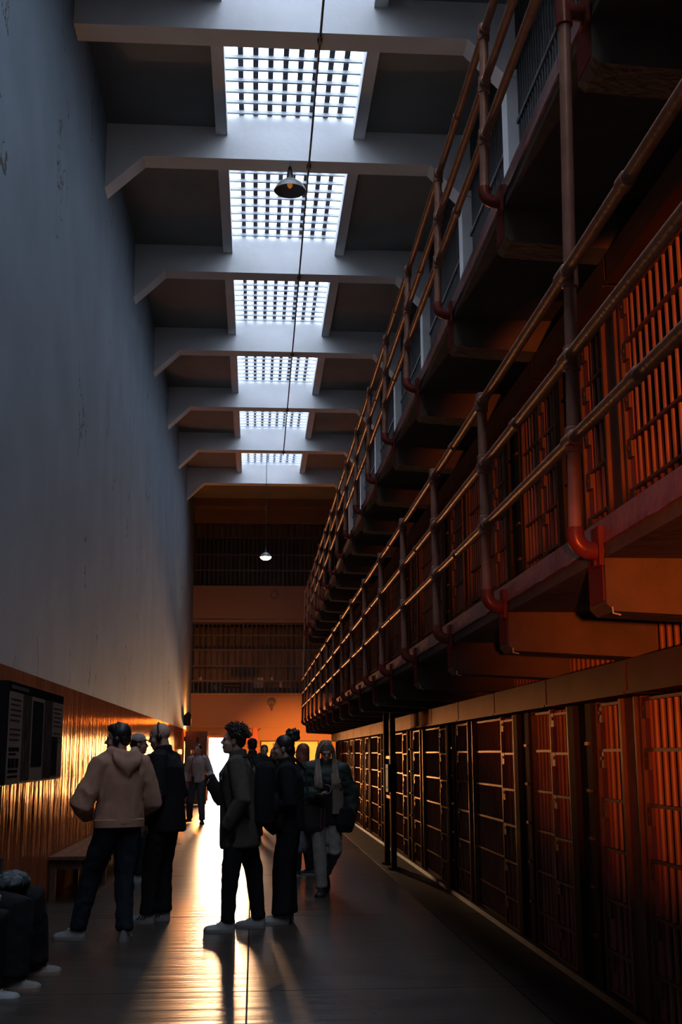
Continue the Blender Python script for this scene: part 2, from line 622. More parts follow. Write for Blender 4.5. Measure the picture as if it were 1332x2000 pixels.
# skylights behind the viewpoint, same openings
for i in range(0, 3):
    ya, yb = BEAMS[i] + BT, BEAMS[i + 1]
    NW += 1
    w = thing('window_%d' % NW, 'skylight over the unseen end of the corridor, bay %s' % ORD[i], None, ((SXL + SXR) / 2, (ya + yb) / 2, 10.3), kind='structure')
    for sx in (SXL - 0.16, SXR):
        obj('curb', MB().box(sx, sx + 0.16, ya, yb, 10.06, ZTOP), M['beam'], w)
    obj('pane', MB().box(SXL, SXR, ya, yb, 10.46, 10.466), M['glass'], w)
# light portals telling the renderer where daylight enters
for i in range(0, 10):
    ya, yb = BEAMS[i] + BT, BEAMS[i + 1]
    p = area_light('skylight_portal', ((SXL + SXR) / 2, (ya + yb) / 2, 10.56), (0, 0, 0), SXR - SXL, yb - ya, 1, (1, 1, 1))
    p.data.cycles.is_portal = True

# conduit pipe slung under the beams
t = thing('conduit_pipe', 'thin black conduit slung under the ceiling beams', 'pipe', (0.70, 12, 9.67))
obj('pipe', MB().cyl((0.655, 0.5, 9.675), (0.72, 31.9, 9.675), 0.014, 8), M['cable'], t)
for y in BEAMS[4:10]:
    xx = 0.655 + 0.065 * (y - 0.5) / 31.4
    obj('clamp', MB().box(xx - 0.03, xx + 0.03, y + 0.1, y + 0.16, 9.655, 9.70), M['cable'], t)
    obj('coupling', MB().cyl((xx, y + 0.02, 9.675), (xx, y + 0.10, 9.675), 0.022, 8), M['cable'], t)

# ------------------------------------------------------------------ back wall behind the viewpoint and right outer wall
obj('wall_back', MB().box(-2.45, 6.5, YBACK - 0.3, YBACK, 0, ZTOP), M['wall']).__setitem__('kind', 'structure')
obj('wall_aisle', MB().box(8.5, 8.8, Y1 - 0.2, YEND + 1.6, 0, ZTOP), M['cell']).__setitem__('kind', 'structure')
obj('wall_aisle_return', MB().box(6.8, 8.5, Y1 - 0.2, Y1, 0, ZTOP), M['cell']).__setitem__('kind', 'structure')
v_ = thing('wall_door_light_box', 'added pale walls and roof boxing in the doorway light', None, (-1, 41, 0), kind='structure')  # added unseen box, shuts out the sky around the doorway area light
obj('side_wall', MB().box(WX - 0.1, -2.0, YEND + 0.3, 47.5, 0, 2.5), M['wall'], v_)
obj('side_wall', MB().box(0.2, 0.35, YEND + 0.3, 47.5, 0, 2.5), M['wall'], v_)
obj('roof_slab', MB().box(WX - 0.1, 0.35, YEND + 0.3, 47.5, 2.5, 2.6), M['wall'], v_)
obj('wall_right', MB().box(6.5, 6.8, YBACK - 0.3, Y1, 0, ZTOP), M['cell']).__setitem__('kind', 'structure')

# ------------------------------------------------------------------ end wall with two barred gun galleries
we = thing('wall_end', 'end wall with doorway and two barred galleries above', None, (0, YEND, 0), kind='structure')
DX0, DX1, DZ = -1.53, -0.50, 2.05
obj('wall_panel', MB().box(WX, DX0, YEND, YEND + 0.3, 0, 2.42), M['cream'], we)
obj('wall_panel', MB().box(DX1, 8.5, YEND, YEND + 0.3, 0, 2.42), M['cream'], we)
obj('wall_panel', MB().box(DX0, DX1, YEND, YEND + 0.3, DZ, 2.42), M['cream'], we)
obj('parapet', MB().box(WX, 8.5, YEND - 0.02, YEND + 0.25, 2.42, 3.50), M['cream'], we)
obj('ledge', MB().box(WX, 8.5, YEND - 0.09, YEND - 0.02, 2.38, 2.46), M['cream'], we)
obj('ledge', MB().box(WX, 8.5, YEND - 0.06, YEND - 0.02, 3.46, 3.53), M['cream'], we)
obj('parapet', MB().box(WX, 8.5, YEND - 0.02, YEND + 0.25, 5.96, 7.20), M['cream'], we)
obj('ledge', MB().box(WX, 8.5, YEND - 0.06, YEND - 0.02, 5.93, 6.02), M['cream'], we)
obj('wall_panel', MB().box(WX, 8.5, YEND, YEND + 0.3, 9.4, ZTOP), M['cream'], we)
obj('gallery_floor', MB().box(WX, 8.5, YEND + 0.25, YEND + 1.6, 3.30, 3.45), M['slab'], we)
obj('gallery_floor', MB().box(WX, 8.5, YEND + 0.25, YEND + 1.6, 5.96, 6.1), M['slab'], we)
obj('wall_panel', MB().box(WX, 8.5, YEND + 1.4, YEND + 1.6, 2.42, ZTOP), M['backpanel'], we)
for k in range(9):
    xa = WX + k * 1.18
    for za, zb in ((3.45, 5.96), (7.0, 9.6)):
        obj('back_panel', MB().box(xa + 0.01, xa + 1.17, YEND + 1.3, YEND + 1.4, za, zb), M['backpanel'], we)
vb = MB().cyl((0, 0, 3.5), (0, 0, 5.96), 0.017, 6).mesh('grille_bar', M['endbar'])
vb2 = MB().cyl((0, 0, 7.2), (0, 0, 9.4), 0.017, 6).mesh('grille_bar', M['endbar'])
k = 0
x = WX + 0.08
while x < 4.6:
    put('grille_bar', vb, (x, YEND + 0.06, 0), we)
    put('grille_bar', vb2, (x, YEND + 0.06, 0), we)
    x += 0.15
for z in (3.95, 4.45, 5.0, 5.5, 5.9, 7.75, 8.3, 8.9):
    obj('grille_rail', MB().box(WX, 4.7, YEND + 0.035, YEND + 0.085, z - 0.025, z + 0.025), M['endbar'], we)
M['paper'] = mat('pinned_paper', (0.55, 0.45, 0.38), 0.8)
for px, pz, w_, h_ in ((-2.0, 4.0, 0.14, 0.16), (-1.45, 3.72, 0.12, 0.16), (-0.05, 3.78, 0.34, 0.20), (0.08, 4.02, 0.22, 0.12), (0.86, 3.8, 0.09, 0.24), (0.55, 4.05, 0.08, 0.1)):
    tag(obj('paper_scrap', MB().box(px, px + w_, YEND + 1.27, YEND + 1.29, pz, pz + h_), M['paper'], we))
t = thing('grille_sign', 'small dark sign plate wired to the barred gallery over the doorway', 'sign', (-0.80, YEND + 0.0, 3.70))
obj('plate', MB().box(-1.13, -0.47, YEND + 0.005, YEND + 0.03, 3.70, 3.88), M['black'], t)
M['signtext'] = mat('dim_sign_text', (0.08, 0.075, 0.07), 0.9, spec=0.0)
for k, (a, b_) in enumerate(((-1.06, -0.92), (-0.89, -0.74), (-0.70, -0.52))):
    obj('lettering', MB().box(a, b_, YEND + 0.001, YEND + 0.005, 3.775, 3.805), M['signtext'], t)
# round gong / clock shapes
t = thing('wall_bell', 'round bell with pointed clapper fixed on the lower gallery front', 'bell', (0.56, YEND - 0.03, 3.1))
obj('dish', MB().tube([(0.56, YEND - 0.021, 3.24), (0.56, YEND - 0.06, 3.24), (0.56, YEND - 0.09, 3.24)], [0.15, 0.14, 0.05], 20), M['endbar'], t)
obj('clapper', MB().tube([(0.56, YEND - 0.05, 3.16), (0.57, YEND - 0.05, 3.02), (0.575, YEND - 0.05, 2.93)], [0.06, 0.035, 0.008], 8), M['endbar'], t)
t = thing('round_wall_vent', 'round dim vent cover on the upper gallery front', 'vent', (0.64, YEND - 0.03, 6.9))
obj('rim', MB().tube([(0.64, YEND - 0.021, 6.9), (0.64, YEND - 0.05, 6.9)], [0.15, 0.14], 20), M['backpanel'], t)
obj('disc', MB().tube([(0.64, YEND - 0.051, 6.9), (0.64, YEND - 0.058, 6.9)], [0.10, 0.10], 16), M['cream'], t)
# cable drooping on the wall
obj('wall_cable', MB().tube([(0.10, YEND - 0.03, 1.95), (0.02, YEND - 0.03, 2.1), (0.06, YEND - 0.03, 2.25), (0.2, YEND - 0.03, 2.35)], 0.012, 6), M['cable'], we)
obj('small_box', MB().box(-0.28, 0.12, YEND - 0.12, YEND, 1.86, 2.08), M['plate'], we)

# door leaf swung out from the left wall, with a small lit look-through
t = thing('door_1', 'brown steel door leaf standing open against the left wall', None, (WX, 37, 0), kind='structure')
lx0, lx1 = WX + 0.03, -1.44
for a, b_, c, d in ((lx0, -1.93, 0.02, 2.20), (-1.82, lx1, 0.02, 2.20), (-1.93, -1.82, 0.02, 1.53), (-1.93, -1.82, 1.64, 2.20)):
    obj('door_panel', MB().box(a, b_, 37.0, 37.05, c, d), M['frame'], t)
obj('door_handle', MB().box(-1.78, -1.70, 36.97, 37.0, 1.86, 2.02), M['pillar'], t)
obj('door_handle', MB().tube([(-1.6, 36.99, 1.0), (-1.6, 36.93, 1.0), (-1.6, 36.93, 1.16), (-1.6, 36.99, 1.16)], 0.012, 6), M['pillar'], t)
for z in (0.3, 1.1, 1.9):
    obj('hinge', MB().cyl((WX + 0.02, 36.98, z), (WX + 0.02, 36.98, z + 0.14), 0.018, 8), M['pillar'], t)
t = thing('door_2', 'open doorway casing at the end of the corridor', None, (-1.0, YEND, 0), kind='structure')
for a, b_ in ((DX0 - 0.07, DX0), (DX1, DX1 + 0.07)):
    obj('door_jamb', MB().box(a, b_, YEND - 0.03, YEND + 0.3, 0, DZ + 0.07), M['frame'], t)
obj('door_lintel', MB().box(DX0, DX1, YEND - 0.03, YEND + 0.3, DZ, DZ + 0.07), M['frame'], t)
# framed wall map
t = thing('wall_map', 'wide framed map hanging on the orange end wall', 'picture', (1.18, YEND, 1.44))
M['map'] = mat('faded_tan_map', (0.74, 0.50, 0.27), 0.6, nscale=2.6, col2=(0.60, 0.38, 0.20), coords='World', detail=8)
obj('map_sheet', MB().box(0.24, 2.13, YEND - 0.03, YEND - 0.005, 1.04, 1.91), M['map'], t)
obj('printed_panel', MB().box(0.62, 0.95, YEND - 0.034, YEND - 0.03, 1.45, 1.86), M['backpanel'], t)
for a, b_, c, d in ((0.20, 2.17, 1.91, 1.95), (0.20, 2.17, 0.93, 1.04), (0.20, 0.24, 1.04, 1.91), (2.13, 2.17, 1.04, 1.91)):
    obj('frame', MB().box(a, b_, YEND - 0.05, YEND - 0.002, c, d), M['pillar'], t)
obj('wall_post', MB().box(-0.06, 0.10, YEND - 0.06, YEND, 0, 2.38), M['plate'], we)

# ------------------------------------------------------------------ cell block
cb = thing('cell_block', 'plastered cells behind the barred fronts, three tiers high', 'cell block', (CX, 0, 0), kind='structure')
PILLARS = [(7.66, 8.28), (9.46, 10.07)]
POSTS = [(6.76, 7.05)]
PANELS = [(4.43, 6.73, None, None), (7.08, 7.63, None, 'far'), (8.31, 9.43, 8.84, None)]
base = 10.07
while base < 31.6:
    PANELS.append((base + 0.03, base + 1.87, base + 0.58, None))
    POSTS.append((base + 1.90, base + 2.18))
    PANELS.append((base + 2.21, base + 3.0, None, 'far'))
    PILLARS.append((base + 3.03, base + 3.6))
    base += 3.6
PANELS = [p for p in PANELS if p[1] < Y1 + 0.1]
POSTS = [p for p in POSTS if p[1] < Y1]
PILLARS = [p for p in PILLARS if p[1] < Y1 + 0.1] + [(Y1 - 0.3, Y1)]
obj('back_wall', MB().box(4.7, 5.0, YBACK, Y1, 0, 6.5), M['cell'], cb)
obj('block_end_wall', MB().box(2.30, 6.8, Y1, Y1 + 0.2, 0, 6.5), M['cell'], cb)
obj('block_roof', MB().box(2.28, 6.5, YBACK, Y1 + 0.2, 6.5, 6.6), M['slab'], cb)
obj('upper_tier_front', MB().box(2.28, 2.36, YBACK, Y1, TIER * 2, 6.5), M['cell'], cb)
for k in range(2):
    for a, b_ in PILLARS + POSTS + [(-1.0, 0.0), (1.9, 2.2)]:
        c = (a + b_) / 2
        obj('cell_partition', MB().box(2.36, 4.7, c - 0.07, c + 0.07, k * TIER + 0.04, (k + 1) * TIER - 0.15), M['cell'], cb)
obj('near_front', MB().box(2.26, 2.36, YBACK, 4.0, 0, TIER - 0.15), M['cell'], cb)
obj('near_front', MB().box(2.26, 2.36, YBACK, 4.0, TIER, TIER * 2 - 0.15), M['cell'], cb)

XB = 2.245
LB = 1.76
bar_me = MB().cyl((0, 0, 0), (0, 0, LB), 0.0165, 8).mesh('bar', M['bar'], True)
short_me = MB().cyl((0, 0, 0), (0, 0, 0.255), 0.0165, 8).mesh('bar', M['bar'], True)
plate_me = MB().box(-0.012, 0.012, -0.055, 0.055, 0, LB).mesh('lock_plate', M['plate'])
lock_me = MB().box(-0.03, -0.012, -0.045, 0.045, -0.11, -0.012).cyl((-0.036, 0, -0.05), (-0.03, 0, -0.05), 0.012, 8).mesh('lock_box', M['frame'])
CROSS = [0.07, 0.30, 0.605, 0.91, 1.21, 1.515, 1.80]
TNAME = ['ground tier', 'gallery tier']
for k in range(2):
    zb = k * TIER + 0.0
    for n, (a, b_) in enumerate(PILLARS):
        t = thing('steel_pillar', 'dark steel pillar between cells on the %s, %s from the nearest' % (TNAME[k], ORD[n]), 'pillar', (CX, (a + b_) / 2, zb), 'dark pillars of the cell fronts')
        obj('web', MB().box(2.235, 2.42, a + 0.02, b_ - 0.02, zb, zb + 1.82), M['pillar'], t)
        obj('pillar_head', MB().box(2.335, 2.42, a + 0.02, b_ - 0.02, zb + 1.82, zb + TIER - 0.15), M['pillar'], cb)
        obj('flange', MB().box(2.195, 2.235, b_ - 0.16, b_ - 0.02, zb, zb + 1.82), M['pillar'], t)
        obj('flange', MB().box(2.195, 2.235, a + 0.02, a + 0.16, zb, zb + 1.82), M['pillar'], t)
        for z in (0.35, 0.65, 0.95, 1.25, 1.55):
            obj('stop_lug', MB().box(2.175, 2.195, a + 0.04, a + 0.13, zb + z, zb + z + 0.02), M['frame'], t)
    for n, (a, b_) in enumerate(POSTS):
        t = thing('flat_post', 'flat brown steel post between barred fronts on the %s, %s from the nearest' % (TNAME[k], ORD[n]), 'post', (CX, (a + b_) / 2, zb), 'flat posts of the cell fronts')
        obj('face_plate', MB().box(2.215, 2.235, a, b_, zb, zb + 1.82), M['frame'], t)
        obj('edge_angle', MB().box(2.19, 2.215, a, a + 0.025, zb, zb + 1.82), M['frame'], t)
        obj('edge_angle', MB().box(2.19, 2.215, b_ - 0.025, b_, zb, zb + 1.82), M['frame'], t)
        obj('web', MB().box(2.235, 2.40, (a + b_) / 2 - 0.05, (a + b_) / 2 + 0.05, zb, zb + 1.82), M['pillar'], t)
    for n, (a, b_, mul, pl) in enumerate(PANELS):
        t = thing('barred_cell_front', 'barred brown cell front on the %s, %s from the nearest' % (TNAME[k], ORD[n]), 'cell door', (CX, (a + b_) / 2, zb), 'barred cell fronts')
        for y in (a, b_ - 0.035):
            obj('stile', MB().box(2.205, 2.275, y, y + 0.035, zb, zb + 1.82), M['frame'], t)
        if mul:
            obj('mullion', MB().box(2.21, 2.25, mul - 0.014, mul + 0.014, zb, zb + 1.82), M['frame'], t)
        dz = -0.03 if mul else 0
        for ci, z in enumerate(CROSS):
            if mul:
                obj('crossbar', MB().box(2.212, 2.262, a + 0.035, mul - 0.014, zb + z - 0.009 - 0.02, zb + z + 0.009 - 0.02), M['frame'], t)
                obj('crossbar', MB().box(2.212, 2.262, mul + 0.014, b_ - 0.035, zb + z - 0.009, zb + z + 0.009), M['frame'], t)
            else:
                obj('crossbar', MB().box(2.212, 2.262, a + 0.035, b_ - 0.035, zb + z - 0.009, zb + z + 0.009), M['frame'], t)
        ye = b_ - 0.035
        plate_y = []
        if pl == 'far':
            plate_y.append(b_ - 0.10)
            ye = b_ - 0.16
        if mul:
            plate_y.append(mul - 0.075)
        elif n == 0:
            plate_y.append(6.66)
            ye = 6.60
        if not mul and not plate_y:
            pass
        for py in plate_y:
            put('lock_plate', plate_me, (2.24, py, zb + 0.05), t)
            for z in CROSS[1:]:
                put('lock_box', lock_me, (2.24, py, zb + z), t)
        spans = [(a + 0.035, mul - 0.13), (mul + 0.014, b_ - 0.035)] if mul else [(a + 0.035, ye)]
        for sa, sb in spans:
            nb = max(1, round((sb - sa) / 0.112))
            for j in range(nb):
                y = sa + (j + 0.5) * (sb - sa) / nb
                put('bar', bar_me, (XB, y, zb + 0.05), t)
    # door mechanism housings along the top
    for n in range(-1, 14):
        ya, yb_ = 6.5 + 1.85 * n, 6.5 + 1.85 * (n + 1)
        yb_ = min(yb_, 32.28)
        t = thing('door_housing', 'tan steel housing above the cells on the %s, %s from the nearest' % (TNAME[k], ORD[n + 1]), 'housing', (2.16, (ya + yb_) / 2, zb + 1.83), 'door mechanism housings')
        obj('cover', MB().box(2.07, 2.29, ya + 0.02, yb_ - 0.02, zb + 1.826, zb + 2.012), M['header'], t)
        for j in range(16):
            put('transom_bar', short_me, (2.27, ya + (j + 0.5) * (yb_ - ya) / 16, zb + 2.012), t)
        obj('lower_lip', MB().box(2.055, 2.07, ya + 0.02, yb_ - 0.02, zb + 1.820, zb + 1.836), M['header'], t)
        obj('joint_strip', MB().box(2.085, 2.28, yb_ - 0.02, yb_ + 0.02, zb + 1.83, zb + 2.005), M['pillar'], t)

# sill kerb under the ground fronts
obj('sill_kerb', MB().box(2.17, 2.30, 4.0, Y1, 0, 0.045), M['floor_dark'], cb)

# ------------------------------------------------------------------ galleries: slabs, brackets, railings
GAL = [dict(z0=2.27, z1=2.42, x=1.40, px=1.29, pz=2.346, rails=(2.763, 3.116, 3.485), name='lower gallery'),
       dict(z0=4.70, z1=4.85, x=1.46, px=1.344, lean=0.028, pz=4.785, rails=(5.16, 5.515, 5.874), name='upper gallery')]
NP = 17


def rail_x(G, z):
    return G['px'] + G.get('lean', 0.0) * (z - G['pz']) / (G['rails'][-1] - G['pz'])


PY = [4.616 + 1.85 * (k - 1) for k in range(NP)]


def bracket_mesh(x, z0, first):
    b = MB()
    zt = z0
    prof = [(x + 0.0, zt), (x + 0.0, zt - 0.185), (x + 0.03, zt - 0.215), (2.24, zt - 0.255), (2.24, zt)]
    b.prism(prof, 'y', 0.0, 0.24)
    me = b.mesh('bracket', M['bracket'])
    return me


def jitter(me, amt, seed):
    for v in me.vertices:
        v.co += Vector((0, 0, amt * noise.noise(v.co * 7 + Vector((seed, 0, 0)))))


for gi, G in enumerate(GAL):
    z0, z1, x, px = G['z0'], G['z1'], G['x'], G['px']
    t = thing('gallery_walkway', 'concrete walkway of the %s carried on brackets' % G['name'], 'walkway', (x, 0, z0), kind='structure')
    obj('deck', MB().box(x, 4.7, YBACK, Y1 + 0.35, z0, z1), M['slab'], t)
    # chipped painted edge iron with uneven lower line
    b = MB()
    yy = -1.0
    top, bot = [], []
    ring = []
    while yy < Y1 + 0.35:
        d = 0.008 * noise.noise(Vector((yy * 6.0, gi * 9.0, 0)))
        ring.append([(x - 0.012, yy, z0 + 0.055 + d), (x, yy, z0 + 0.055 + d), (x, yy, z1 + 0.004), (x - 0.012, yy, z1 + 0.004)])
        yy += 0.12
    b.rings(ring)
    obj('edge_iron', b, M['red_edge'], t)
    me = bracket_mesh(x, z0, True)
    for k, y in enumerate(PY):
        put('bracket', me, (0, y - 0.02, 0), t)
        obj('bracket_stain', MB().box(x - 0.006, x + 0.0, y, y + 0.20, z0 - 0.17, z0 + 0.05), M['stain'], t)
        if gi == 0:
            obj('drip_wire', MB().tube([(x + 0.02, y - 0.03, z0 - 0.20), (x + 0.02, y - 0.035, z0 - 0.225), (x + 0.05, y - 0.035, z0 - 0.232)], 0.004, 5), M['white_steel'], t)
    rl = thing('pipe_railing', 'three-bar pipe railing along the %s' % G['name'], 'railing', (px, 0, z0))
    for zi, z in enumerate(G['rails']):
        for k in range(NP - 1):
            o = obj('rail', MB().cyl((rail_x(G, z), PY[k], z), (rail_x(G, z), PY[k + 1], z), 0.0255, 12), M['pipe'], rl, True)
            ym = PY[k] + 0.97
            if k % 2 == (zi % 2):
                obj('sleeve', MB().tube([(rail_x(G, z), ym + q_, z) for q_ in (0, 0.005, 0.07, 0.075)], [0.0255, 0.031, 0.031, 0.0255], 12), M['pipe'], o, True)
    for k, y in enumerate(PY):
        full = (k == 1 or k == NP - 1)
        ztop = G['rails'][-1]
        pz = G['pz']
        zbot = pz
        if gi == 0 and full:
            ztop = 4.67
        if gi == 1 and full:
            zbot = pz
        top_pt = (rail_x(G, ztop), y, ztop)
        if gi == 0 and full:
            top_pt = (GAL[1]['px'], y, ztop)
            pts = [(px, y, zbot), (px + 0.2 * (top_pt[0] - px), y, zbot + 0.2 * (ztop - zbot)), top_pt]
        else:
            pts = [(px, y, zbot), top_pt]
        p = obj('post', MB().tube(pts, 0.028, 12), M['pipe'], rl, True)
        for z in G['rails']:
            xx = px + ((top_pt[0] - px) * (z - zbot) / (ztop - zbot) if full and gi == 0 else rail_x(G, z) - px)
            m = MB()
            m.tube([(xx, y, z - 0.055), (xx, y, z - 0.05), (xx, y, z + 0.05), (xx, y, z + 0.055)], [0.029, 0.036, 0.036, 0.029], 12)
            m.tube([(rail_x(G, z), y + q_, z) for q_ in (-0.06, -0.055, 0.055, 0.06)], [0.027, 0.034, 0.034, 0.027], 12)
            obj('tee_fitting', m, M['pipe'], p, True)
        e = MB()
        pts, rr = [], []
        for q in range(7):
            a = math.pi / 2 * q / 6
            pts.append((px + 0.065 - 0.065 * math.cos(a), y, pz + 0.02 - 0.065 * math.sin(a)))
            rr.append(0.037)
        pts = [(px, y, pz + 0.05)] + pts + [(x - 0.004, y, pz - 0.045)]
        rr = [0.037] + rr + [0.037]
        e.tube(pts, rr, 12)
        if gi == 1 and full:
            e.tube([(px, y, 4.675), (px, y, pz + 0.06)], 0.038, 12)
        el = obj('elbow', e, M['red_fitting'], p, True)
        obj('flange', MB().box(x - 0.03, x - 0.012, y - 0.05, y + 0.05, pz - 0.11, pz + 0.05), M['red_fitting'], p)
        obj('bolt', MB().cyl((x - 0.04, y, pz - 0.095), (x - 0.03, y, pz - 0.095), 0.012, 6), M['red_fitting'], p)

# security grille between block roof and ceiling
t = thing('security_grille', 'dark barred grille between the cell block roof and the ceiling', 'grille', (3.0, 18, 6.9))
for i in range(2, 10):
    ya, yb_ = BEAMS[i] + BT, BEAMS[i + 1]
    b = MB()
    y = ya + 0.05
    while y < yb_:
        b.cyl((2.98, y, 6.6), (2.98, y, 10.18), 0.014, 5)
        y += 0.11
    o = obj('grille_bars', b, M['dark'], t)
    o['kind'] = 'stuff'
    for z in (7.45, 8.65, 9.35):
        obj('grille_rail', MB().box(2.95, 3.01, ya, yb_, z - 0.025, z + 0.025), M['dark'], t)

# ------------------------------------------------------------------ pendant lamps


def pendant(x, y, z, label, lit, k=1.0):
    t = thing('pendant_lamp', label, 'lamp', (x, y, z))
    n = 28
    prof = [(0.030, 0.145), (0.045, 0.135), (0.075, 0.115), (0.115, 0.085), (0.150, 0.045), (0.165, 0.010), (0.168, 0.0), (0.163, 0.0), (0.158, 0.010), (0.143, 0.043), (0.108, 0.078), (0.068, 0.105), (0.03, 0.118)]
    prof = [(r * k, q * k) for r, q in prof]
    obj('shade', MB().lathe(prof, (x, y, z), n), M['lamp_enamel'], t, True)
    obj('socket', MB().tube([(x, y, z + 0.125 * k), (x, y, z + 0.17 * k), (x, y, z + 0.24 * k), (x, y, z + 0.27 * k)], [0.042 * k, 0.036 * k, 0.022 * k, 0.014 * k], 14), M['lamp_dark'], t, True)
    em = emit_mat('lit_bulb_%s' % ('on' if lit else 'dim'), (1.0, 0.62, 0.30) if lit else (1.0, 0.30, 0.05), 60 if lit else 0.3)
    if lit:
        obj('bulb', MB().ell((x, y, z + 0.0), 0.15, 0.15, 0.085, 20, 12), em, t, True)
    else:
        obj('bulb', MB().ell((x, y, z + 0.07 * k), 0.028 * k, 0.028 * k, 0.04 * k, 10, 8), em, t, True)
    obj('cord', MB().cyl((x, y, z + 0.26 * k), (x, y, ZBEAM if not lit else ZCEIL), 0.007, 6), M['cable'], t)
    return t


pendant(0.42, 15.43, 9.315, 'unlit enamel dish pendant lamp hanging from a ceiling beam below the skylights', False, 1.36)
pendant(0.266, 33.0, 6.97, 'glowing pendant lamp hanging before the dark end galleries', True)
point_light('pendant_lamp_light', (0.266, 33.0, 6.90), LAMP2, (1.0, 0.42, 0.14), 0.1)

# flood fitting above the open door leaf, lighting the corner
t = thing('corner_lamp', 'small dark lamp box on the left wall over the open steel door', 'lamp', (WX, 36.6, 2.45))
obj('body', MB().box(WX + 0.006, WX + 0.22, 36.5, 36.72, 2.36, 2.66), M['pillar'], t)
obj('hood', MB().prism([(WX + 0.006, 2.66), (WX + 0.25, 2.66), (WX + 0.13, 2.78)], 'y', 36.48, 36.74), M['pillar'], t)
obj('lens', MB().box(WX + 0.05, WX + 0.2, 36.72, 36.735, 2.40, 2.60), emit_mat('corner_lamp_lens', (1.0, 0.5, 0.15), 4), t)
point_light('corner_lamp_light', (WX + 0.32, 37.3, 2.5), CORNER, (1.0, 0.27, 0.04), 0.08)
# bulkhead lamp on the end of the cell block, lighting the end wall
t = thing('bulkhead_lamp', 'bulkhead lamp on the end wall of the cell block facing the map', 'lamp', (2.9, Y1 + 0.2, 2.05))
obj('base', MB().tube([(2.9, Y1 + 0.2, 2.05), (2.9, Y1 + 0.26, 2.05)], [0.12, 0.12], 16), M['pillar'], t)
obj('globe', MB().ell((2.9, Y1 + 0.28, 2.05), 0.09, 0.07, 0.09, 14, 8), emit_mat('bulkhead_globe', (1.0, 0.5, 0.15), 10), t, True)
spot_light('bulkhead_lamp_light', (2.9, Y1 + 0.45, 2.05), (1.5, YEND, 0.9), BULKHEAD, (1.0, 0.27, 0.04), math.radians(42), 0.9, 0.08)
# added warm fill spots out of view, standing in for the corridor's unseen end
spot_light('ground_tier_fill', (-0.2, -2.0, 1.35), (2.85, 7.5, 2.1), TIER1, (1.0, 0.18, 0.025), math.radians(19), 1.0, 0.05)
spot_light('gallery_tier_fill', (1.50, 1.0, 3.3), (2.30, 6.3, 3.75), TIER2, (1.0, 0.20, 0.03), math.radians(17), 0.5, 0.04)

# ------------------------------------------------------------------ gate frame in front of the far cells
t = thing('gate_frame', 'narrow dark steel gate frame standing before the far cell fronts', 'gate frame', (1.86, 16.5, 0))
for y in (16.15, 16.95):
    obj('upright', MB().box(1.83, 1.90, y - 0.05, y + 0.05, 0, 2.27), M['pillar'], t)
    obj('foot_plate', MB().box(1.79, 1.94, y - 0.09, y + 0.09, 0, 0.012), M['pillar'], t)
for z in (0.92, 1.45, 2.2):
    obj('rung', MB().box(1.845, 1.885, 16.20, 16.90, z - 0.02, z + 0.02), M['frame'], t)
obj('lock_case', MB().box(1.78, 1.90, 15.98, 16.26, 1.0, 1.36), M['black'], t)
for z in (1.06, 1.30):
    obj('screw', MB().cyl((1.775, 16.12, z), (1.78, 16.12, z), 0.012, 6), M['pillar'], t)

# ------------------------------------------------------------------ benches


def bench(y0, y1, label):
    t = thing('bench', label, 'bench', (-1.92, (y0 + y1) / 2, 0))
    for i in range(3):
        xa = -2.135 + i * 0.147
        obj('seat_plank', MB().box(xa, xa + 0.14, y0, y1, 0.425, 0.46), M['wood'], t)
    n = max(2, round((y1 - y0) / 1.6) + 1)
    for k in range(n):
        y = y0 + 0.08 + k * (y1 - y0 - 0.16) / (n - 1)
        for xa in (-2.12, -1.80):
            obj('leg', MB().box(xa, xa + 0.06, y - 0.03, y + 0.03, 0, 0.425), M['wood'], t)
        obj('apron', MB().box(-2.06, -1.80, y - 0.02, y + 0.02, 0.33, 0.425), M['wood'], t)
    obj('rail', MB().box(-1.785, -1.755, y0 + 0.05, y1 - 0.05, 0.35, 0.425), M['wood'], t)
    return t


bench(12.95, 21.5, 'long dark wooden bench against the orange wall beyond the hoodie')
bench(5.2, 9.35, 'dark wooden bench carrying the two seated visitors')

# ------------------------------------------------------------------ information board on the left wall
t = thing('information_board', 'black-cased information board with photo panels on the left wall', 'notice board', (WX, 11.3, 1.7))
XF = -2.005
obj('case', MB().box(WX + 0.013, XF - 0.006, 9.93, 12.72, 1.262, 2.105), M['black'], t)
M['poster_tan'] = mat('board_tan_print', (0.19, 0.13, 0.105), 0.8, spec=0.0, nscale=3, col2=(0.20, 0.14, 0.115), coords='World')
M['poster_brown'] = mat('board_brown_photo', (0.08, 0.05, 0.042), 0.8, spec=0.0, nscale=7, col2=(0.035, 0.025, 0.022), stretch=(1, 3, 0.8), coords='World')
M['poster_dark'] = mat('board_dark_photo', (0.02, 0.016, 0.016), 0.8, spec=0.0, nscale=5, col2=(0.02, 0.018, 0.018), coords='World')
M['ink'] = mat('board_ink', (0.06, 0.04, 0.035), 0.8, spec=0.0)
M['ink2'] = mat('board_black_ink', (0.012, 0.01, 0.01), 0.8, spec=0.0)


def sheet(name, ya, yb, za, zb, m, d=0.0, parent=t):
    return obj(name, MB().box(XF - 0.006 + d, XF + d, ya, yb, za, zb), m, parent)


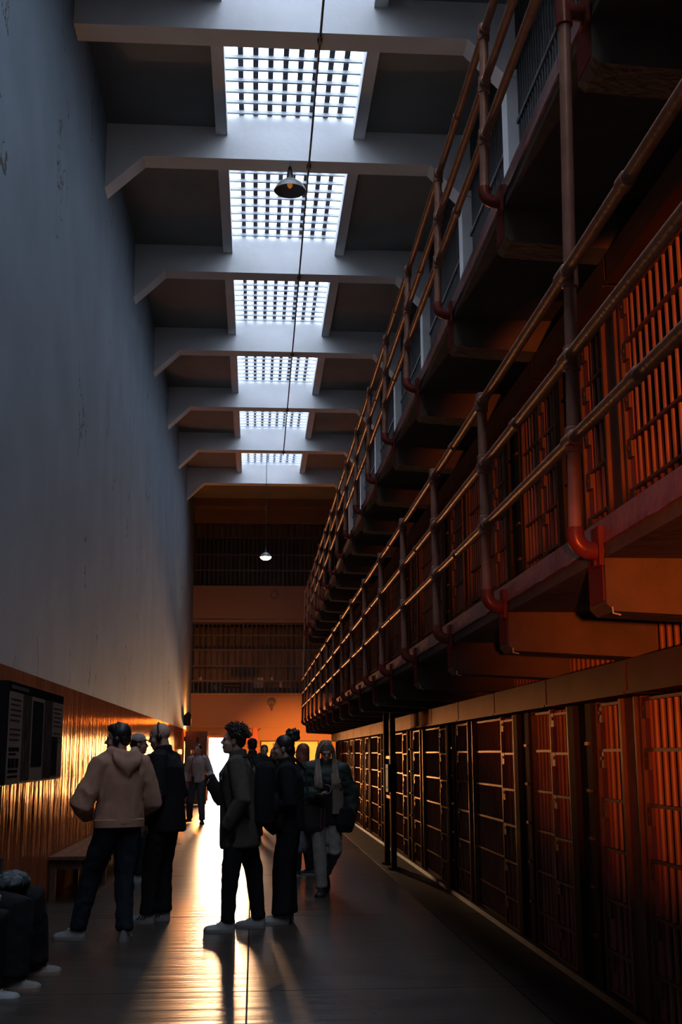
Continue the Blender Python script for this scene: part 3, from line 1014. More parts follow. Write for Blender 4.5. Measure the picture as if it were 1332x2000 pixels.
sheet('title_strip', 9.95, 12.70, 2.02, 2.10, M['ink2'])
obj('title_lettering', MB().box(XF, XF + 0.002, 10.0, 10.75, 2.045, 2.075), M['signtext'], t)
sheet('text_panel', 9.95, 10.52, 1.28, 2.02, M['poster_tan'])
sheet('photo_panel', 10.53, 10.92, 1.28, 2.02, M['poster_brown'])
sheet('door_photo_margin', 10.93, 11.60, 1.28, 2.02, M['poster_tan'])
sheet('door_photo', 10.99, 11.53, 1.40, 1.985, M['poster_dark'], 0.003)
sheet('photo_panel', 11.61, 12.06, 1.28, 2.02, M['poster_brown'])
sheet('text_panel', 12.07, 12.70, 1.28, 2.02, M['poster_tan'])
sheet('lower_photo', 12.07, 12.40, 1.30, 1.68, M['poster_dark'], 0.003)
for k in range(8):
    z = 1.965 - k * 0.043 - (0.03 if k > 4 else 0)
    obj('printed_line', MB().box(XF, XF + 0.002, 10.0, 10.44 - 0.05 * (k % 3 == 1), z - 0.010, z), M['ink'], t)
    obj('printed_line', MB().box(XF, XF + 0.002, 12.13, 12.62 - 0.06 * (k % 2), z - 0.010, z), M['ink'], t)
for ya, yb, za, zb in ((9.99, 10.09, 1.535, 1.565), (10.11, 10.29, 1.535, 1.565), (10.31, 10.42, 1.535, 1.565), (10.0, 10.3, 1.505, 1.518), (9.99, 10.10, 1.40, 1.475), (10.12, 10.25, 1.40, 1.475), (10.28, 10.42, 1.40, 1.475), (9.99, 10.40, 1.36, 1.382), (9.99, 10.40, 1.32, 1.335)):
    obj('printed_heading', MB().box(XF, XF + 0.002, ya, yb, za, zb), M['ink2'], t)

# ------------------------------------------------------------------ people
TMP = bpy.data.scenes.new('modelling_bench')


def grow(mb, name, material, voxel, smooth=4, fold=0.0, fscale=(7, 7, 3.5), seed=0.0, keep=1.0):
    """fuse overlapping closed shapes into one continuous skin"""
    me = bpy.data.meshes.new(name + '_raw')
    me.from_pydata(mb.v, [], mb.f)
    bm = bmesh.new()
    bm.from_mesh(me)
    bmesh.ops.recalc_face_normals(bm, faces=bm.faces)
    bm.to_mesh(me)
    bm.free()
    o = bpy.data.objects.new(name + '_raw', me)
    TMP.collection.objects.link(o)
    r = o.modifiers.new('r', 'REMESH')
    r.mode = 'VOXEL'
    r.voxel_size = voxel
    if smooth:
        s = o.modifiers.new('s', 'SMOOTH')
        s.factor = 0.5
        s.iterations = smooth
    if keep < 1.0:
        d = o.modifiers.new('d', 'DECIMATE')
        d.ratio = keep
    with bpy.context.temp_override(scene=TMP, view_layer=TMP.view_layers[0]):
        dg = bpy.context.evaluated_depsgraph_get()
        out = bpy.data.meshes.new_from_object(o.evaluated_get(dg))
    out.name = name
    TMP.collection.objects.unlink(o)
    bpy.data.objects.remove(o)
    bpy.data.meshes.remove(me)
    if fold:
        sv = Vector((seed, seed * 1.7, 0))
        nv = [v.normal.copy() for v in out.vertices]
        for v, nn in zip(out.vertices, nv):
            p = Vector((v.co.x * fscale[0], v.co.y * fscale[1], v.co.z * fscale[2])) + sv
            w = noise.noise(p) + 0.5 * noise.noise(p * 2.3 + sv)
            w = 1.0 - 2.2 * abs(w)      # creased rather than lumpy
            v.co += nn * fold * w
    out.materials.clear()
    out.materials.append(material)
    out.shade_smooth()
    return out


def lerp(a, b, t):
    return Vector(a) + (Vector(b) - Vector(a)) * t


def cloth(name, col, rough=0.9, var=0.2):
    return mat(name, col, rough, nscale=18, namt=var, bscale=220, bstr=0.05, spec=0.2)


SKIN = mat('skin', (0.50, 0.30, 0.22), 0.5, nscale=10, namt=0.12)
SKIN2 = mat('olive_skin', (0.40, 0.23, 0.16), 0.5, nscale=10, namt=0.12)
HAIR_DARK = mat('dark_hair', (0.02, 0.014, 0.011), 0.45, nscale=60, namt=0.4)
HAIR_BROWN = mat('brown_hair', (0.04, 0.022, 0.014), 0.42, nscale=60, namt=0.4)
HAIR_BLOND = mat('ash_blond_hair', (0.27, 0.20, 0.14), 0.42, nscale=60, namt=0.3)
HAIR_RED = mat('auburn_hair', (0.22, 0.07, 0.03), 0.45, nscale=60, namt=0.3)
BLACKC = cloth('black_cloth', (0.012, 0.012, 0.013))
NAVY = cloth('dark_navy_denim', (0.016, 0.02, 0.028))
CHAR = cloth('charcoal_cloth', (0.028, 0.026, 0.024))
OLIVE = cloth('grey_olive_jacket_cloth', (0.085, 0.075, 0.06))
PEACH = cloth('peach_fleece', (0.42, 0.235, 0.155), 0.95, 0.1)
JEANS = cloth('pale_jeans', (0.20, 0.185, 0.16))
BLUEJ = cloth('mid_blue_denim', (0.05, 0.065, 0.085))
GREENJ = cloth('dark_green_nylon', (0.035, 0.05, 0.042), 0.5)
TAUPE = cloth('taupe_nylon', (0.20, 0.15, 0.12), 0.6)
SWEAT = cloth('pale_sweater_knit', (0.42, 0.35, 0.31))
FLORAL = mat('leaf_print_sleeve', (0.10, 0.12, 0.12), 0.7, nscale=16, col2=(0.012, 0.014, 0.015), detail=3)
WHITE_SHOE = mat('white_sneaker_leather', (0.24, 0.25, 0.25), 0.5, nscale=12, namt=0.1)
WHITE_SOLE = mat('white_rubber', (0.23, 0.21, 0.19), 0.6)
BEIGE_SHOE = mat('beige_mesh_shoe', (0.20, 0.18, 0.155), 0.8, nscale=30, namt=0.2)
TAN_SOLE = mat('tan_rubber', (0.32, 0.22, 0.17), 0.6)
BLACK_SHOE = mat('black_shoe', (0.015, 0.015, 0.016), 0.5)
PLASTIC = mat('black_plastic', (0.015, 0.015, 0.016), 0.35)
EYE = mat('eye', (0.03, 0.02, 0.018), 0.15)
STRIPE = mat('dark_stripe', (0.02, 0.02, 0.022), 0.5)


def hand(mb, w, d, palm, side, curl=0.5, s=1.0):
    """palm and five fingers; d = direction of hand, palm = palm normal, side +1 when thumb is towards d x palm"""
    d = Vector(d).normalized()
    palm = Vector(palm)
    palm = (palm - d * palm.dot(d)).normalized()
    lat = d.cross(palm).normalized() * side
    w = Vector(w)
    mb.tube([w - d * 0.02 * s, w + d * 0.015 * s, w + d * 0.05 * s, w + d * 0.088 * s], [0.026 * s, 0.033 * s, 0.041 * s, 0.040 * s], 12, 0.42, up=lat)
    L = [0.072, 0.080, 0.076, 0.060]
    for i in range(4):
        off = (0.030 - 0.020 * i) * s
        p = w + d * 0.080 * s + lat * off
        dirv = (d + lat * (0.06 - 0.05 * i)).normalized()
        pts, rr = [p - dirv * 0.02 * s], [0.0095 * s]
        a = 0.15 + curl * 0.3
        for q, fr in enumerate((0.45, 0.32, 0.23)):
            pts.append(p.copy())
            rr.append((0.0095 - 0.0008 * q) * s)
            dv = dirv * math.cos(a) + palm * math.sin(a)
            p = p + dv * (L[i] * fr * s)
            a += curl * 0.85
        pts.append(p)
        rr.append(0.0068 * s)
        mb.tube(pts, rr, 8)
    tb = w + d * 0.025 * s + lat * 0.030 * s
    td = (d * 0.62 + lat * 0.65 + palm * 0.35).normalized()
    t2 = (d * 0.85 + lat * 0.25 + palm * 0.45).normalized()
    mb.tube([tb - td * 0.02 * s, tb, tb + td * 0.035 * s, tb + td * 0.035 * s + t2 * 0.03 * s, tb + td * 0.035 * s + t2 * 0.052 * s],
            [0.013 * s, 0.0135 * s, 0.0115 * s, 0.0105 * s, 0.007 * s], 8)


def shoe_meshes(ank, ang, s, upper, sole, L=0.275, stripes=False, tip=0.0):
    """returns [(name, mesh)] for one low sneaker; ang = toe direction measured from +y towards -x"""
    rot = Matrix.Rotation(ang, 3, 'Z') @ Matrix.Rotation(-tip, 3, 'X')
    A = Vector((ank[0], ank[1], 0))
    zoff = ank[2]

    def P(x, y, z):
        q = rot @ Vector((x * s, (y - 0.065) * s, z * s))
        return A + q + Vector((0, 0, zoff))
    out = []
    outl = []
    N = 26

    def width(t):
        return 0.036 + 0.018 * math.sin(min(1, t * 1.35) * math.pi * 0.62) if t < 0.93 else 0.036 + 0.018 * math.sin(min(1, 0.93 * 1.35) * math.pi * 0.62) * math.sqrt(max(0, 1 - ((t - 0.93) / 0.07) ** 2))
    sides = []
    for i in range(N + 1):
        t = i / N
        end = math.sqrt(max(0.0, 1 - (abs(t - 0.5) * 2) ** 7))
        sides.append((t, max(0.004, width(t) * end)))
    prof = [(-w_, t * L) for t, w_ in sides] + [(w_, t * L) for t, w_ in reversed(sides)]
    m = MB()
    m.rings([[P(x * 1.06, y * 1.0, 0.0) for x, y in prof], [P(x * 1.10, y, 0.014) for x, y in prof], [P(x * 1.06, y, 0.030) for x, y in prof]])
    me = m.mesh('sole', sole, True)
    out.append(('sole', me))
    m = MB()
    rings = []
    n = 16
    for t, w_ in sides:
        if t < 0.36:
            h = 0.112 + 0.006 * math.cos(t * 9)
        elif t < 0.62:
            h = 0.112 - 0.046 * ((t - 0.36) / 0.26)
        else:
            h = 0.066 - 0.018 * ((t - 0.62) / 0.38) ** 1.5
        h = 0.028 + (h - 0.028) * math.sqrt(max(0.02, 1 - max(0, (t - 0.88) / 0.12) ** 2.2)) * (1 if t > 0.04 else 0.75 + 6 * t)
        ring = []
        for j in range(n):
            a = 2 * math.pi * j / n
            cx_, sz_ = math.cos(a), math.sin(a)
            xx = w_ * math.copysign(abs(cx_) ** 0.75, cx_)
            taper = 1 - 0.32 * max(0, sz_)
            zz = 0.022 if sz_ < 0 else 0.022 + (h - 0.022) * (sz_ ** 0.8)
            ring.append(P(xx * taper, t * L, zz))
        rings.append(ring)
    m.rings(rings)
    out.append(('upper', m.mesh('upper', upper, True)))
    m = MB()
    for q in range(5):
        t = 0.40 + q * 0.055
        z = 0.112 - 0.046 * ((t - 0.36) / 0.26) + 0.002
        m.tube([P(-0.022, t * L, z - 0.006), P(0, t * L + 0.006, z + 0.003), P(0.022, t * L, z - 0.006)], 0.0035 * s, 5)
    out.append(('laces', m.mesh('laces', sole)))
    if stripes:
        for q in range(3):
            t = 0.36 + q * 0.10
            for sd in (-1, 1):
                w_ = 0.050
                m = MB()
                m.tube([P(sd * w_ * 1.05, t * L, 0.032), P(sd * w_ * 0.98, t * L - 0.012, 0.046), P(sd * w_ * 0.84, t * L - 0.024, 0.064)], 0.006 * s, 6)
                out.append(('stripe', m.mesh('stripe', STRIPE)))
    return out


def person(label, loc, phi, h=1.75, skin=None, top=None, bottom=None, hip=(0, 0, 0.95), neck=(0, 0.01, 1.485), head_yaw=0.0, head_pitch=0.0, head_off=(0, 0.02),
           ank=((-0.10, 0.0, 0.0), (0.10, 0.0, 0.0)), toe=(0.1, -0.1), knee=None, elbow=None, wrist=None, bulk=1.0, hem=0.12, leg=(0.095, 0.075, 0.06), leg_s=1.0, sleeve=(0.072, 0.062, 0.048),
           shoes=(None, None), stripes=False, vox=0.011, hvox=0.0065, hands=(True, True), palm=None, curl=0.5, fold=0.006, seed=1.0, depth=1.0, group='visitors in the corridor', toe_tip=(0, 0), seated=False):
    s = h / 1.75
    skin = skin or SKIN
    root = thing('person', label, 'person', loc, group)
    root.rotation_euler = (0, 0, phi)
    S = lambda p: Vector(p) * s

    def add(name, me, parent=root):
        o = bpy.data.objects.new(name, me)
        COL.objects.link(o)
        o.parent = parent
        return o
    H, N_ = S(hip), S(neck)
    axis = (N_ - H)
    tl = axis.length
    ax = axis.normalized()
    fw = Vector((1, 0, 0)).cross(ax) * -1.0     # local forward-ish
    if fw.y < 0:
        fw = -fw
    shl = [H + ax * (tl * 0.90) + Vector((sx * 0.178 * s, -0.005, 0)) for sx in (-1, 1)]
    hipj = [H + Vector((sx * 0.088 * s, 0, -0.03 * s)) for sx in (-1, 1)]
    anks = [S(a) + Vector((0, 0, 0.095 * s)) for a in ank]
    if knee is None:
        kn = []
        for i in range(2):
            m = lerp(hipj[i], anks[i], 0.52)
            kn.append(m + Vector((0, 0.03 * s, 0)))
    else:
        kn = [S(k_) for k_ in knee]
    el = [S(e) for e in elbow] if elbow else [shl[0] + Vector((-0.06, -0.04, -0.29)) * s, shl[1] + Vector((0.06, -0.04, -0.29)) * s]
    wr = [S(e) for e in wrist] if wrist else [el[0] + Vector((0.01, 0.06, -0.24)) * s, el[1] + Vector((-0.01, 0.06, -0.24)) * s]
    hc = N_ + Vector((head_off[0], head_off[1], 0.148)) * s
    hr = Matrix.Rotation(head_yaw, 3, 'Z') @ Matrix.Rotation(head_pitch, 3, 'X')

    def HP(p):
        return hc + hr @ (Vector(p) * s)

    def hell(mb, c, r, rx=None, nu=16, nv=10):
        mb.ell(HP(c), r[0] * s, r[1] * s, r[2] * s, nu, nv, hr if rx is None else hr @ rx)
    # ---- body: one skin
    b = MB()
    hell(b, (0, -0.014, 0.036), (0.076, 0.094, 0.084), nu=22, nv=14)
    hell(b, (0, 0.026, -0.030), (0.061, 0.066, 0.086))
    hell(b, (0, 0.060, -0.090), (0.030, 0.028, 0.026))
    hell(b, (0, 0.030, -0.078), (0.050, 0.050, 0.040))
    hell(b, (0, 0.070, 0.022), (0.052, 0.022, 0.016))
    b.tube([HP((0, 0.084, 0.014)), HP((0, 0.100, -0.012)), HP((0, 0.108, -0.030))], [0.009 * s, 0.011 * s, 0.014 * s], 8)
    hell(b, (0, 0.088, -0.056), (0.024, 0.012, 0.008), nu=10, nv=6)
    hell(b, (0, 0.086, -0.068), (0.021, 0.012, 0.008), nu=10, nv=6)
    for sx in (-1, 1):
        hell(b, (sx * 0.078, -0.008, -0.008), (0.010, 0.020, 0.032), nu=10, nv=8)
        hell(b, (sx * 0.040, 0.052, -0.030), (0.024, 0.026, 0.024), nu=10, nv=8)
    b.tube([N_ - ax * 0.09 * s, N_, HP((0, -0.02, -0.05)), HP((0, -0.015, 0.0))], [0.075 * s, 0.060 * s, 0.056 * s, 0.055 * s], 14)
    prof = [(-0.10, 0.13, 0.09), (0.0, 0.14, 0.095), (0.3, 0.125, 0.085), (0.65, 0.14, 0.09), (0.88, 0.14, 0.08), (0.97, 0.08, 0.06)]
    rg = []
    for t_, hw, hd in prof:
        c = H + ax * (tl * t_)
        rg.append([c + Vector((hw * s * math.cos(2 * math.pi * j / 16), 0, 0)) + fw * (hd * s * math.sin(2 * math.pi * j / 16)) for j in range(16)])
    b.rings(rg)
    for i in range(2):
        b.tube([shl[i] + Vector((0.05 * (1 if i == 0 else -1), 0, 0)), shl[i], lerp(shl[i], el[i], 0.5), el[i], lerp(el[i], wr[i], 0.3), wr[i]], [0.05 * s, 0.052 * s, 0.045 * s, 0.038 * s, 0.037 * s, 0.026 * s], 10)
        b.tube([hipj[i] + Vector((0, 0, 0.04)), hipj[i], lerp(hipj[i], kn[i], 0.5), kn[i], lerp(kn[i], anks[i], 0.35), anks[i], anks[i] - Vector((0, 0, 0.05 * s))],
               [0.075 * s, 0.078 * s, 0.066 * s, 0.05 * s, 0.05 * s, 0.036 * s, 0.034 * s], 10)
        if hands[i]:
            dv = (wr[i] - el[i])
            pl = palm[i] if palm else ((0.9, 0.1, 0) if i == 0 else (-0.9, 0.1, 0))
            hand(b, wr[i], dv, pl, 1 if i == 0 else -1, curl, s)
    body = add('body', grow(b, 'body', skin, hvox, 3, keep=0.6))
    for sx in (-1, 1):
        e = MB()
        e.ell(HP((sx * 0.030, 0.079, 0.004)), 0.012 * s, 0.010 * s, 0.008 * s, 10, 8)
        add('eye', e.mesh('eye', EYE, True), body)
    # ---- top
    if top:
        b = MB()
        bk = bulk
        prof = [(-hem / 0.535, 0.168 * bk, 0.122 * bk * depth), (-hem / 0.535 + 0.04, 0.174 * bk, 0.128 * bk * depth), (0.05, 0.170 * bk, 0.124 * bk * depth), (0.3, 0.163 * bk, 0.120 * bk * depth), (0.55, 0.172 * bk, 0.126 * bk * depth),
                (0.75, 0.186 * bk, 0.126 * bk * depth), (0.88, 0.180 * bk, 0.108 * bk), (0.955, 0.118, 0.088), (1.0, 0.078, 0.076), (1.03, 0.068, 0.068)]
        rg = []
        for t_, hw, hd in prof:
            c = H + ax * (tl * t_)
            rg.append([c + Vector((hw * s * math.cos(2 * math.pi * j / 20), 0, 0)) + fw * (hd * s * math.sin(2 * math.pi * j / 20)) for j in range(20)])
        b.rings(rg)
        for i in range(2):
            sx = -1 if i == 0 else 1
            r0, r1, r2 = [q * s for q in sleeve]
            b.tube([shl[i] - Vector((sx * 0.07, 0, -0.01)) * s, shl[i], lerp(shl[i], el[i], 0.5), el[i], lerp(el[i], wr[i], 0.5), lerp(el[i], wr[i], 0.93), lerp(el[i], wr[i], 1.0)],
                   [r0 * 1.0, r0 * 1.02, (r0 + r1) / 2, r1 * 1.04, (r1 + r2) / 2 * 1.05, r2, r2 * 0.85], 14)
        if top.get('collar'):
            b.tube([N_ - ax * 0.03 * s, N_ + ax * 0.02 * s, N_ + ax * 0.065 * s + Vector((0, 0.004, 0))], [0.088 * s, 0.080 * s, 0.074 * s], 16)
        if top.get('hood'):
            # cowl of cloth round the neck, falling to a soft point between the shoulder blades
            for q in range(31):
                a = math.pi * (q / 30.0) + math.pi
                k_ = abs(math.sin(a))
                c = N_ + Vector((math.cos(a) * 0.108, -0.030 + math.sin(a) * 0.098, 0.050 - 0.050 * k_)) * s
                b.ell(c, 0.036 * s, 0.036 * s, (0.040 + 0.018 * k_) * s, 12, 8)
            rg = []
            for z, hw, hd, yo in ((0.030, 0.105, 0.030, -0.100), (0.0, 0.135, 0.045, -0.120), (-0.05, 0.128, 0.055, -0.140), (-0.10, 0.098, 0.050, -0.150), (-0.15, 0.060, 0.042, -0.148), (-0.19, 0.022, 0.028, -0.138)):
                rg.append([N_ + Vector((hw * math.cos(2 * math.pi * j / 18), yo + hd * math.sin(2 * math.pi * j / 18), z + 0.03 * abs(math.cos(2 * math.pi * j / 18)))) * s for j in range(18)])
            b.rings(rg)
        for ex in top.get('extra', ()):
            ex(b, s, H, N_, HP)
        add('top_garment', grow(b, 'top_garment', top['mat'], vox, 5, fold, seed=seed, fscale=top.get('fs', (8, 8, 4.5)), keep=0.7))
        if top.get('rib'):
            m = MB()
            rg = []
            for t_, k_ in ((-hem / 0.535 - 0.03, 0.95), (-hem / 0.535 - 0.02, 1.04), (-hem / 0.535 + 0.09, 1.05), (-hem / 0.535 + 0.115, 0.97)):
                c = H + ax * (tl * t_)
                rg.append([c + Vector((0.172 * bk * k_ * s * math.cos(2 * math.pi * j / 28), 0, 0)) + fw * (0.126 * bk * depth * k_ * s * math.sin(2 * math.pi * j / 28)) for j in range(28)])
            m.rings(rg)
            add('waistband', m.mesh('waistband', top['mat'], True))
    # ---- trousers
    if bottom:
        b = MB()
        rg = []
        for t_, hw, hd in ((-0.17, 0.10, 0.09), (-0.12, 0.155, 0.112), (-0.04, 0.166, 0.118), (0.06, 0.158, 0.112), (0.14, 0.150, 0.105)):
            c = H + ax * (tl * t_)
            rg.append([c + Vector((hw * s * math.cos(2 * math.pi * j / 18), 0, 0)) + fw * (hd * s * math.sin(2 * math.pi * j / 18)) for j in range(18)])
        b.rings(rg)
        l0, l1, l2 = [q * s for q in leg]
        for i in range(2):
            k_, a_ = kn[i], anks[i]
            dn = (a_ - k_).normalized()
            b.tube([hipj[i] + Vector((0, 0, 0.03 * s)), lerp(hipj[i], k_, 0.25), lerp(hipj[i], k_, 0.65), k_, lerp(k_, a_, 0.4), lerp(k_, a_, 0.85), a_ - dn * 0.012 * s, a_ + dn * 0.012 * s],
                   [l0, l0 * 0.99, (l0 + l1) / 2, l1 * 1.02, (l1 + l2) / 2, l2, l2 * 1.04, l2], 14)
        add('trousers', grow(b, 'trousers', bottom, vox, 4, fold * 0.9, seed=seed + 5, fscale=(9, 9, 7), keep=0.7))
    # ---- shoes
    for i in range(2):
        if shoes[0]:
            a_ = S(ank[i])
            parts = shoe_meshes(a_, toe[i], s, shoes[0], shoes[1], stripes=stripes, tip=toe_tip[i])
            up = add('shoe', parts[1][1])
            for nm, me in parts[:1] + parts[2:]:
                add(nm, me, up)
    root['_s'] = s
    del root['_s']
    return root, add, HP, hr, s, dict(shl=shl, el=el, wr=wr, N=N_, H=H, hipj=hipj, kn=kn, body=body)


def skull_cap(b, HP, hr, s, lift=0.0, low=0.0):
    b.ell(HP((0, -0.026, 0.050)), 0.083 * s, 0.096 * s, (0.082 + lift) * s, 22, 14, hr)
    b.ell(HP((0, -0.062, 0.005 - low)), 0.074 * s, 0.055 * s, 0.070 * s, 16, 10, hr)
    for sx in (-1, 1):
        b.ell(HP((sx * 0.066, -0.004, 0.035)), 0.018 * s, 0.030 * s, 0.035 * s, 10, 8, hr)


def headphones(add, HP, hr, s, both=True):
    m = MB()
    pts = []
    for q in range(15):
        a = math.pi * q / 14
        pts.append(HP((0.090 * math.cos(a), -0.014, 0.010 + 0.120 * math.sin(a))))
    m.tube(pts, 0.0075 * s, 8)
    o = add('headphones', m.mesh('headphones', PLASTIC, True))
    for sx in (-1, 1):
        m = MB()
        m.ell(HP((sx * 0.090, -0.010, -0.010)), 0.018 * s, 0.030 * s, 0.036 * s, 14, 10, hr)
        add('ear_cup', m.mesh('ear_cup', PLASTIC, True), o)
    return o


def strands(b, HP, s, roots, path, r0, r1, rnd, n=5):
    for rt in roots:
        pts, rr = [], []
        for q, (dx, dy, dz) in enumerate(path(rt)):
            pts.append(HP((dx, dy, dz)))
            rr.append((r0 + (r1 - r0) * q / 5.0) * s)
        b.tube(pts, rr[:len(pts)], n)


D = math.radians

# --- hoodie man
r_, add, HP, hr, s, J = person('visitor in a peach hooded sweatshirt and dark trousers, seen from behind', (-1.13, 10.35, 0), D(30), 1.745, SKIN2,
    dict(mat=PEACH, hood=True, rib=True, fs=(6, 6, 4)), NAVY, head_yaw=D(52), head_pitch=D(-4), head_off=(-0.02, 0.03), hip=(0.0, 0.0, 0.95),
    ank=((-0.25, 0.20, 0), (0.04, -0.08, 0)), toe=(D(50), D(-28)), knee=((-0.165, 0.16, 0.52), (0.065, 0.0, 0.52)),
    elbow=((-0.335, 0.02, 1.10), (0.30, -0.01, 1.10)), wrist=((-0.20, 0.22, 1.0), (0.20, 0.20, 1.02)), bulk=1.24, hem=0.03, leg=(0.105, 0.082, 0.066), sleeve=(0.092, 0.088, 0.058),
    shoes=(WHITE_SHOE, WHITE_SOLE), palm=((0.5, 0.2, 0.6), (-0.5, 0.2, 0.6)), curl=0.9, fold=0.011, seed=3.1)
b = MB()
skull_cap(b, HP, hr, s, 0.012)
b.ell(HP((0, 0.020, 0.095)), 0.066 * s, 0.062 * s, 0.044 * s, 14, 10, hr)
rr_ = random.Random(5)
for q in range(60):
    a, e = rr_.uniform(0, 6.28), rr_.uniform(0.2, 1.0)
    x_, y_ = 0.070 * math.cos(a) * e, 0.075 * math.sin(a) * e - 0.005
    b.tube([HP((x_, y_, 0.10)), HP((x_ * 1.1, y_ * 1.1 + 0.004, 0.139 - 0.02 * e))], [0.010 * s, 0.004 * s], 5)
add('hair', grow(b, 'hair', HAIR_DARK, 0.006, 1, keep=0.6))
m = MB()
m.ell(HP((-0.088, -0.008, -0.012)), 0.018 * s, 0.032 * s, 0.040 * s, 14, 10, hr)
hp_ = add('headphones', m.mesh('headphones', PLASTIC, True))
m = MB()
m.tube([HP((0.092 * math.cos(math.pi * q / 14), -0.012, 0.012 + 0.134 * math.sin(math.pi * q / 14))) for q in range(15)], 0.007 * s, 8)
add('band', m.mesh('band', PLASTIC, True), hp_)
m = MB()
m.box(-0.035, 0.035, 0.305, 0.325, 0.97, 1.13)
add('audio_guide', m.mesh('audio_guide', PLASTIC))

# --- bald man with headphones
r_, add, HP, hr, s, J = person('bald visitor with headphones and a long black jacket', (-0.82, 11.4, 0), D(72), 1.785, SKIN,
    dict(mat=BLACKC, collar=True, fs=(6, 6, 3)), BLACKC, head_yaw=D(10), head_pitch=D(-12), head_off=(0, 0.045), hip=(0, 0, 0.95), neck=(0, 0.03, 1.485),
    ank=((-0.10, 0.10, 0), (0.08, 0.03, 0)), toe=(D(10), D(5)), elbow=((-0.27, -0.03, 1.12), (0.27, -0.03, 1.12)), wrist=((-0.25, 0.10, 0.88), (0.22, 0.12, 0.9)), bulk=1.16, hem=0.17, depth=1.2,
    leg=(0.102, 0.085, 0.074), sleeve=(0.085, 0.075, 0.058), shoes=(WHITE_SHOE, WHITE_SOLE), stripes=True, seed=7.7, fold=0.007)
headphones(add, HP, hr, s)
m = MB()
m.box(-0.265, -0.245, 0.13, 0.19, 0.72, 0.85)
g_ = add('audio_guide', m.mesh('audio_guide', PLASTIC))
m = MB()
m.tube([(-0.255, 0.19, 0.72), (-0.256, 0.215, 0.60), (-0.255, 0.19, 0.50), (-0.254, 0.165, 0.60), (-0.255, 0.17, 0.72)], 0.004, 6)
add('lanyard', m.mesh('lanyard', mat('red_lanyard', (0.45, 0.05, 0.03), 0.6)), g_)
m = MB()
m.tube([(-0.235, -0.06, 1.235), (-0.238, -0.06, 1.235)], [0.006, 0.006], 8)
m.box(-0.238, -0.225, -0.066, -0.056, 1.222, 1.238)
add('jacket_badge', m.mesh('jacket_badge', WHITE_SOLE))

# --- curly-haired man with backpack
r_, add, HP, hr, s, J = person('curly-haired visitor with a backpack, dark against the bright doorway', (-0.125, 10.82, 0), D(84), 1.735, SKIN,
    dict(mat=OLIVE, collar=True, fs=(6, 6, 3)), BLACKC, head_yaw=D(4), head_pitch=D(3), head_off=(0, 0.045), neck=(0, 0.02, 1.485),
    ank=((-0.13, 0.075, 0), (0.13, -0.165, 0)), toe=(D(8), D(-6)), knee=((-0.11, 0.06, 0.51), (0.11, -0.12, 0.51)),
    elbow=((-0.27, -0.06, 1.12), (0.27, -0.06, 1.12)), wrist=((-0.195, 0.09, 0.88), (0.195, 0.09, 0.88)), hands=(False, False), bulk=1.12, hem=0.25, depth=1.25,
    leg=(0.098, 0.080, 0.060), sleeve=(0.082, 0.074, 0.060), shoes=(WHITE_SHOE, WHITE_SOLE), seed=11.3, fold=0.007)
b = MB()
skull_cap(b, HP, hr, s, 0.004)
hair = add('hair', grow(b, 'hair', HAIR_BROWN, 0.007, 2, keep=0.6))
b = MB()
rr_ = random.Random(11)
for q in range(330):
    th = math.acos(rr_.uniform(-0.15, 1.0))
    ph = rr_.uniform(0, 6.283)
    if math.sin(ph) > 0.55 and th > 1.05:
        continue
    nrm = Vector((math.sin(th) * math.cos(ph), math.sin(th) * math.sin(ph), math.cos(th)))
    c = Vector((0, -0.022, 0.050)) + Vector((nrm.x * 0.082, nrm.y * 0.095, nrm.z * 0.086))
    u = nrm.orthogonal().normalized()
    w_ = nrm.cross(u)
    a0, R0, ht = rr_.uniform(0, 6.28), rr_.uniform(0.008, 0.015), rr_.uniform(0.028, 0.060)
    pts = []
    for k in range(11):
        a = a0 + k * 0.95
        pts.append(HP(c + nrm * (ht * k / 10 - 0.006) + (u * math.cos(a) + w_ * math.sin(a)) * R0))
    b.tube(pts, 0.0032 * s, 4)
add('curls', b.mesh('curls', HAIR_BROWN), hair)
# backpack on both shoulders


def backpack(add, y0, y1, z0, z1, w_, m_, strap=True, x_sh=0.14):
    b = MB()
    rg = []
    for t_, k_ in ((0.0, 0.80), (0.06, 0.95), (0.3, 1.0), (0.7, 0.97), (0.92, 0.85), (1.0, 0.6)):
        z = z0 + (z1 - z0) * t_
        yc, hd = (y0 + y1) / 2, (y0 - y1) / 2 * k_
        ring = []
        for j in range(20):
            a = 2 * math.pi * j / 20
            ca, sa = math.cos(a), math.sin(a)
            ring.append((w_ * k_ * math.copysign(abs(ca) ** 0.6, ca), yc + hd * math.copysign(abs(sa) ** 0.6, sa), z))
        rg.append(ring)
    b.rings(rg)
    o = add('backpack', grow(b, 'backpack', m_, 0.012, 3, 0.006, seed=4, keep=0.6))
    b = MB()
    b.ell((0, y1 + 0.005, z0 + 0.17), w_ * 0.72, 0.045, 0.12, 16, 10)
    add('front_pocket', b.mesh('front_pocket', m_, True), o)
    for sx in (-1, 1):
        b = MB()
        b.tube([(sx * x_sh, y0 + 0.0, z1 - 0.05), (sx * x_sh, y0 + 0.04, z1 + 0.055), (sx * x_sh, y0 + 0.12, z1 + 0.04), (sx * x_sh, y0 + 0.255, z1 - 0.08), (sx * x_sh, y0 + 0.275, z1 - 0.20), (sx * (x_sh + 0.03), y0 + 0.22, z0 + 0.14), (sx * (x_sh + 0.02), y0 + 0.02, z0 + 0.08)], 0.026, 8, 0.35, up=(1, 0, 0))
        st = add('strap', b.mesh('strap', m_, True), o)
        b = MB()
        b.box(sx * x_sh - 0.02, sx * x_sh + 0.02, y0 + 0.262, y0 + 0.285, z1 - 0.15, z1 - 0.125)
        add('buckle', b.mesh('buckle', WHITE_SOLE), st)
    return o


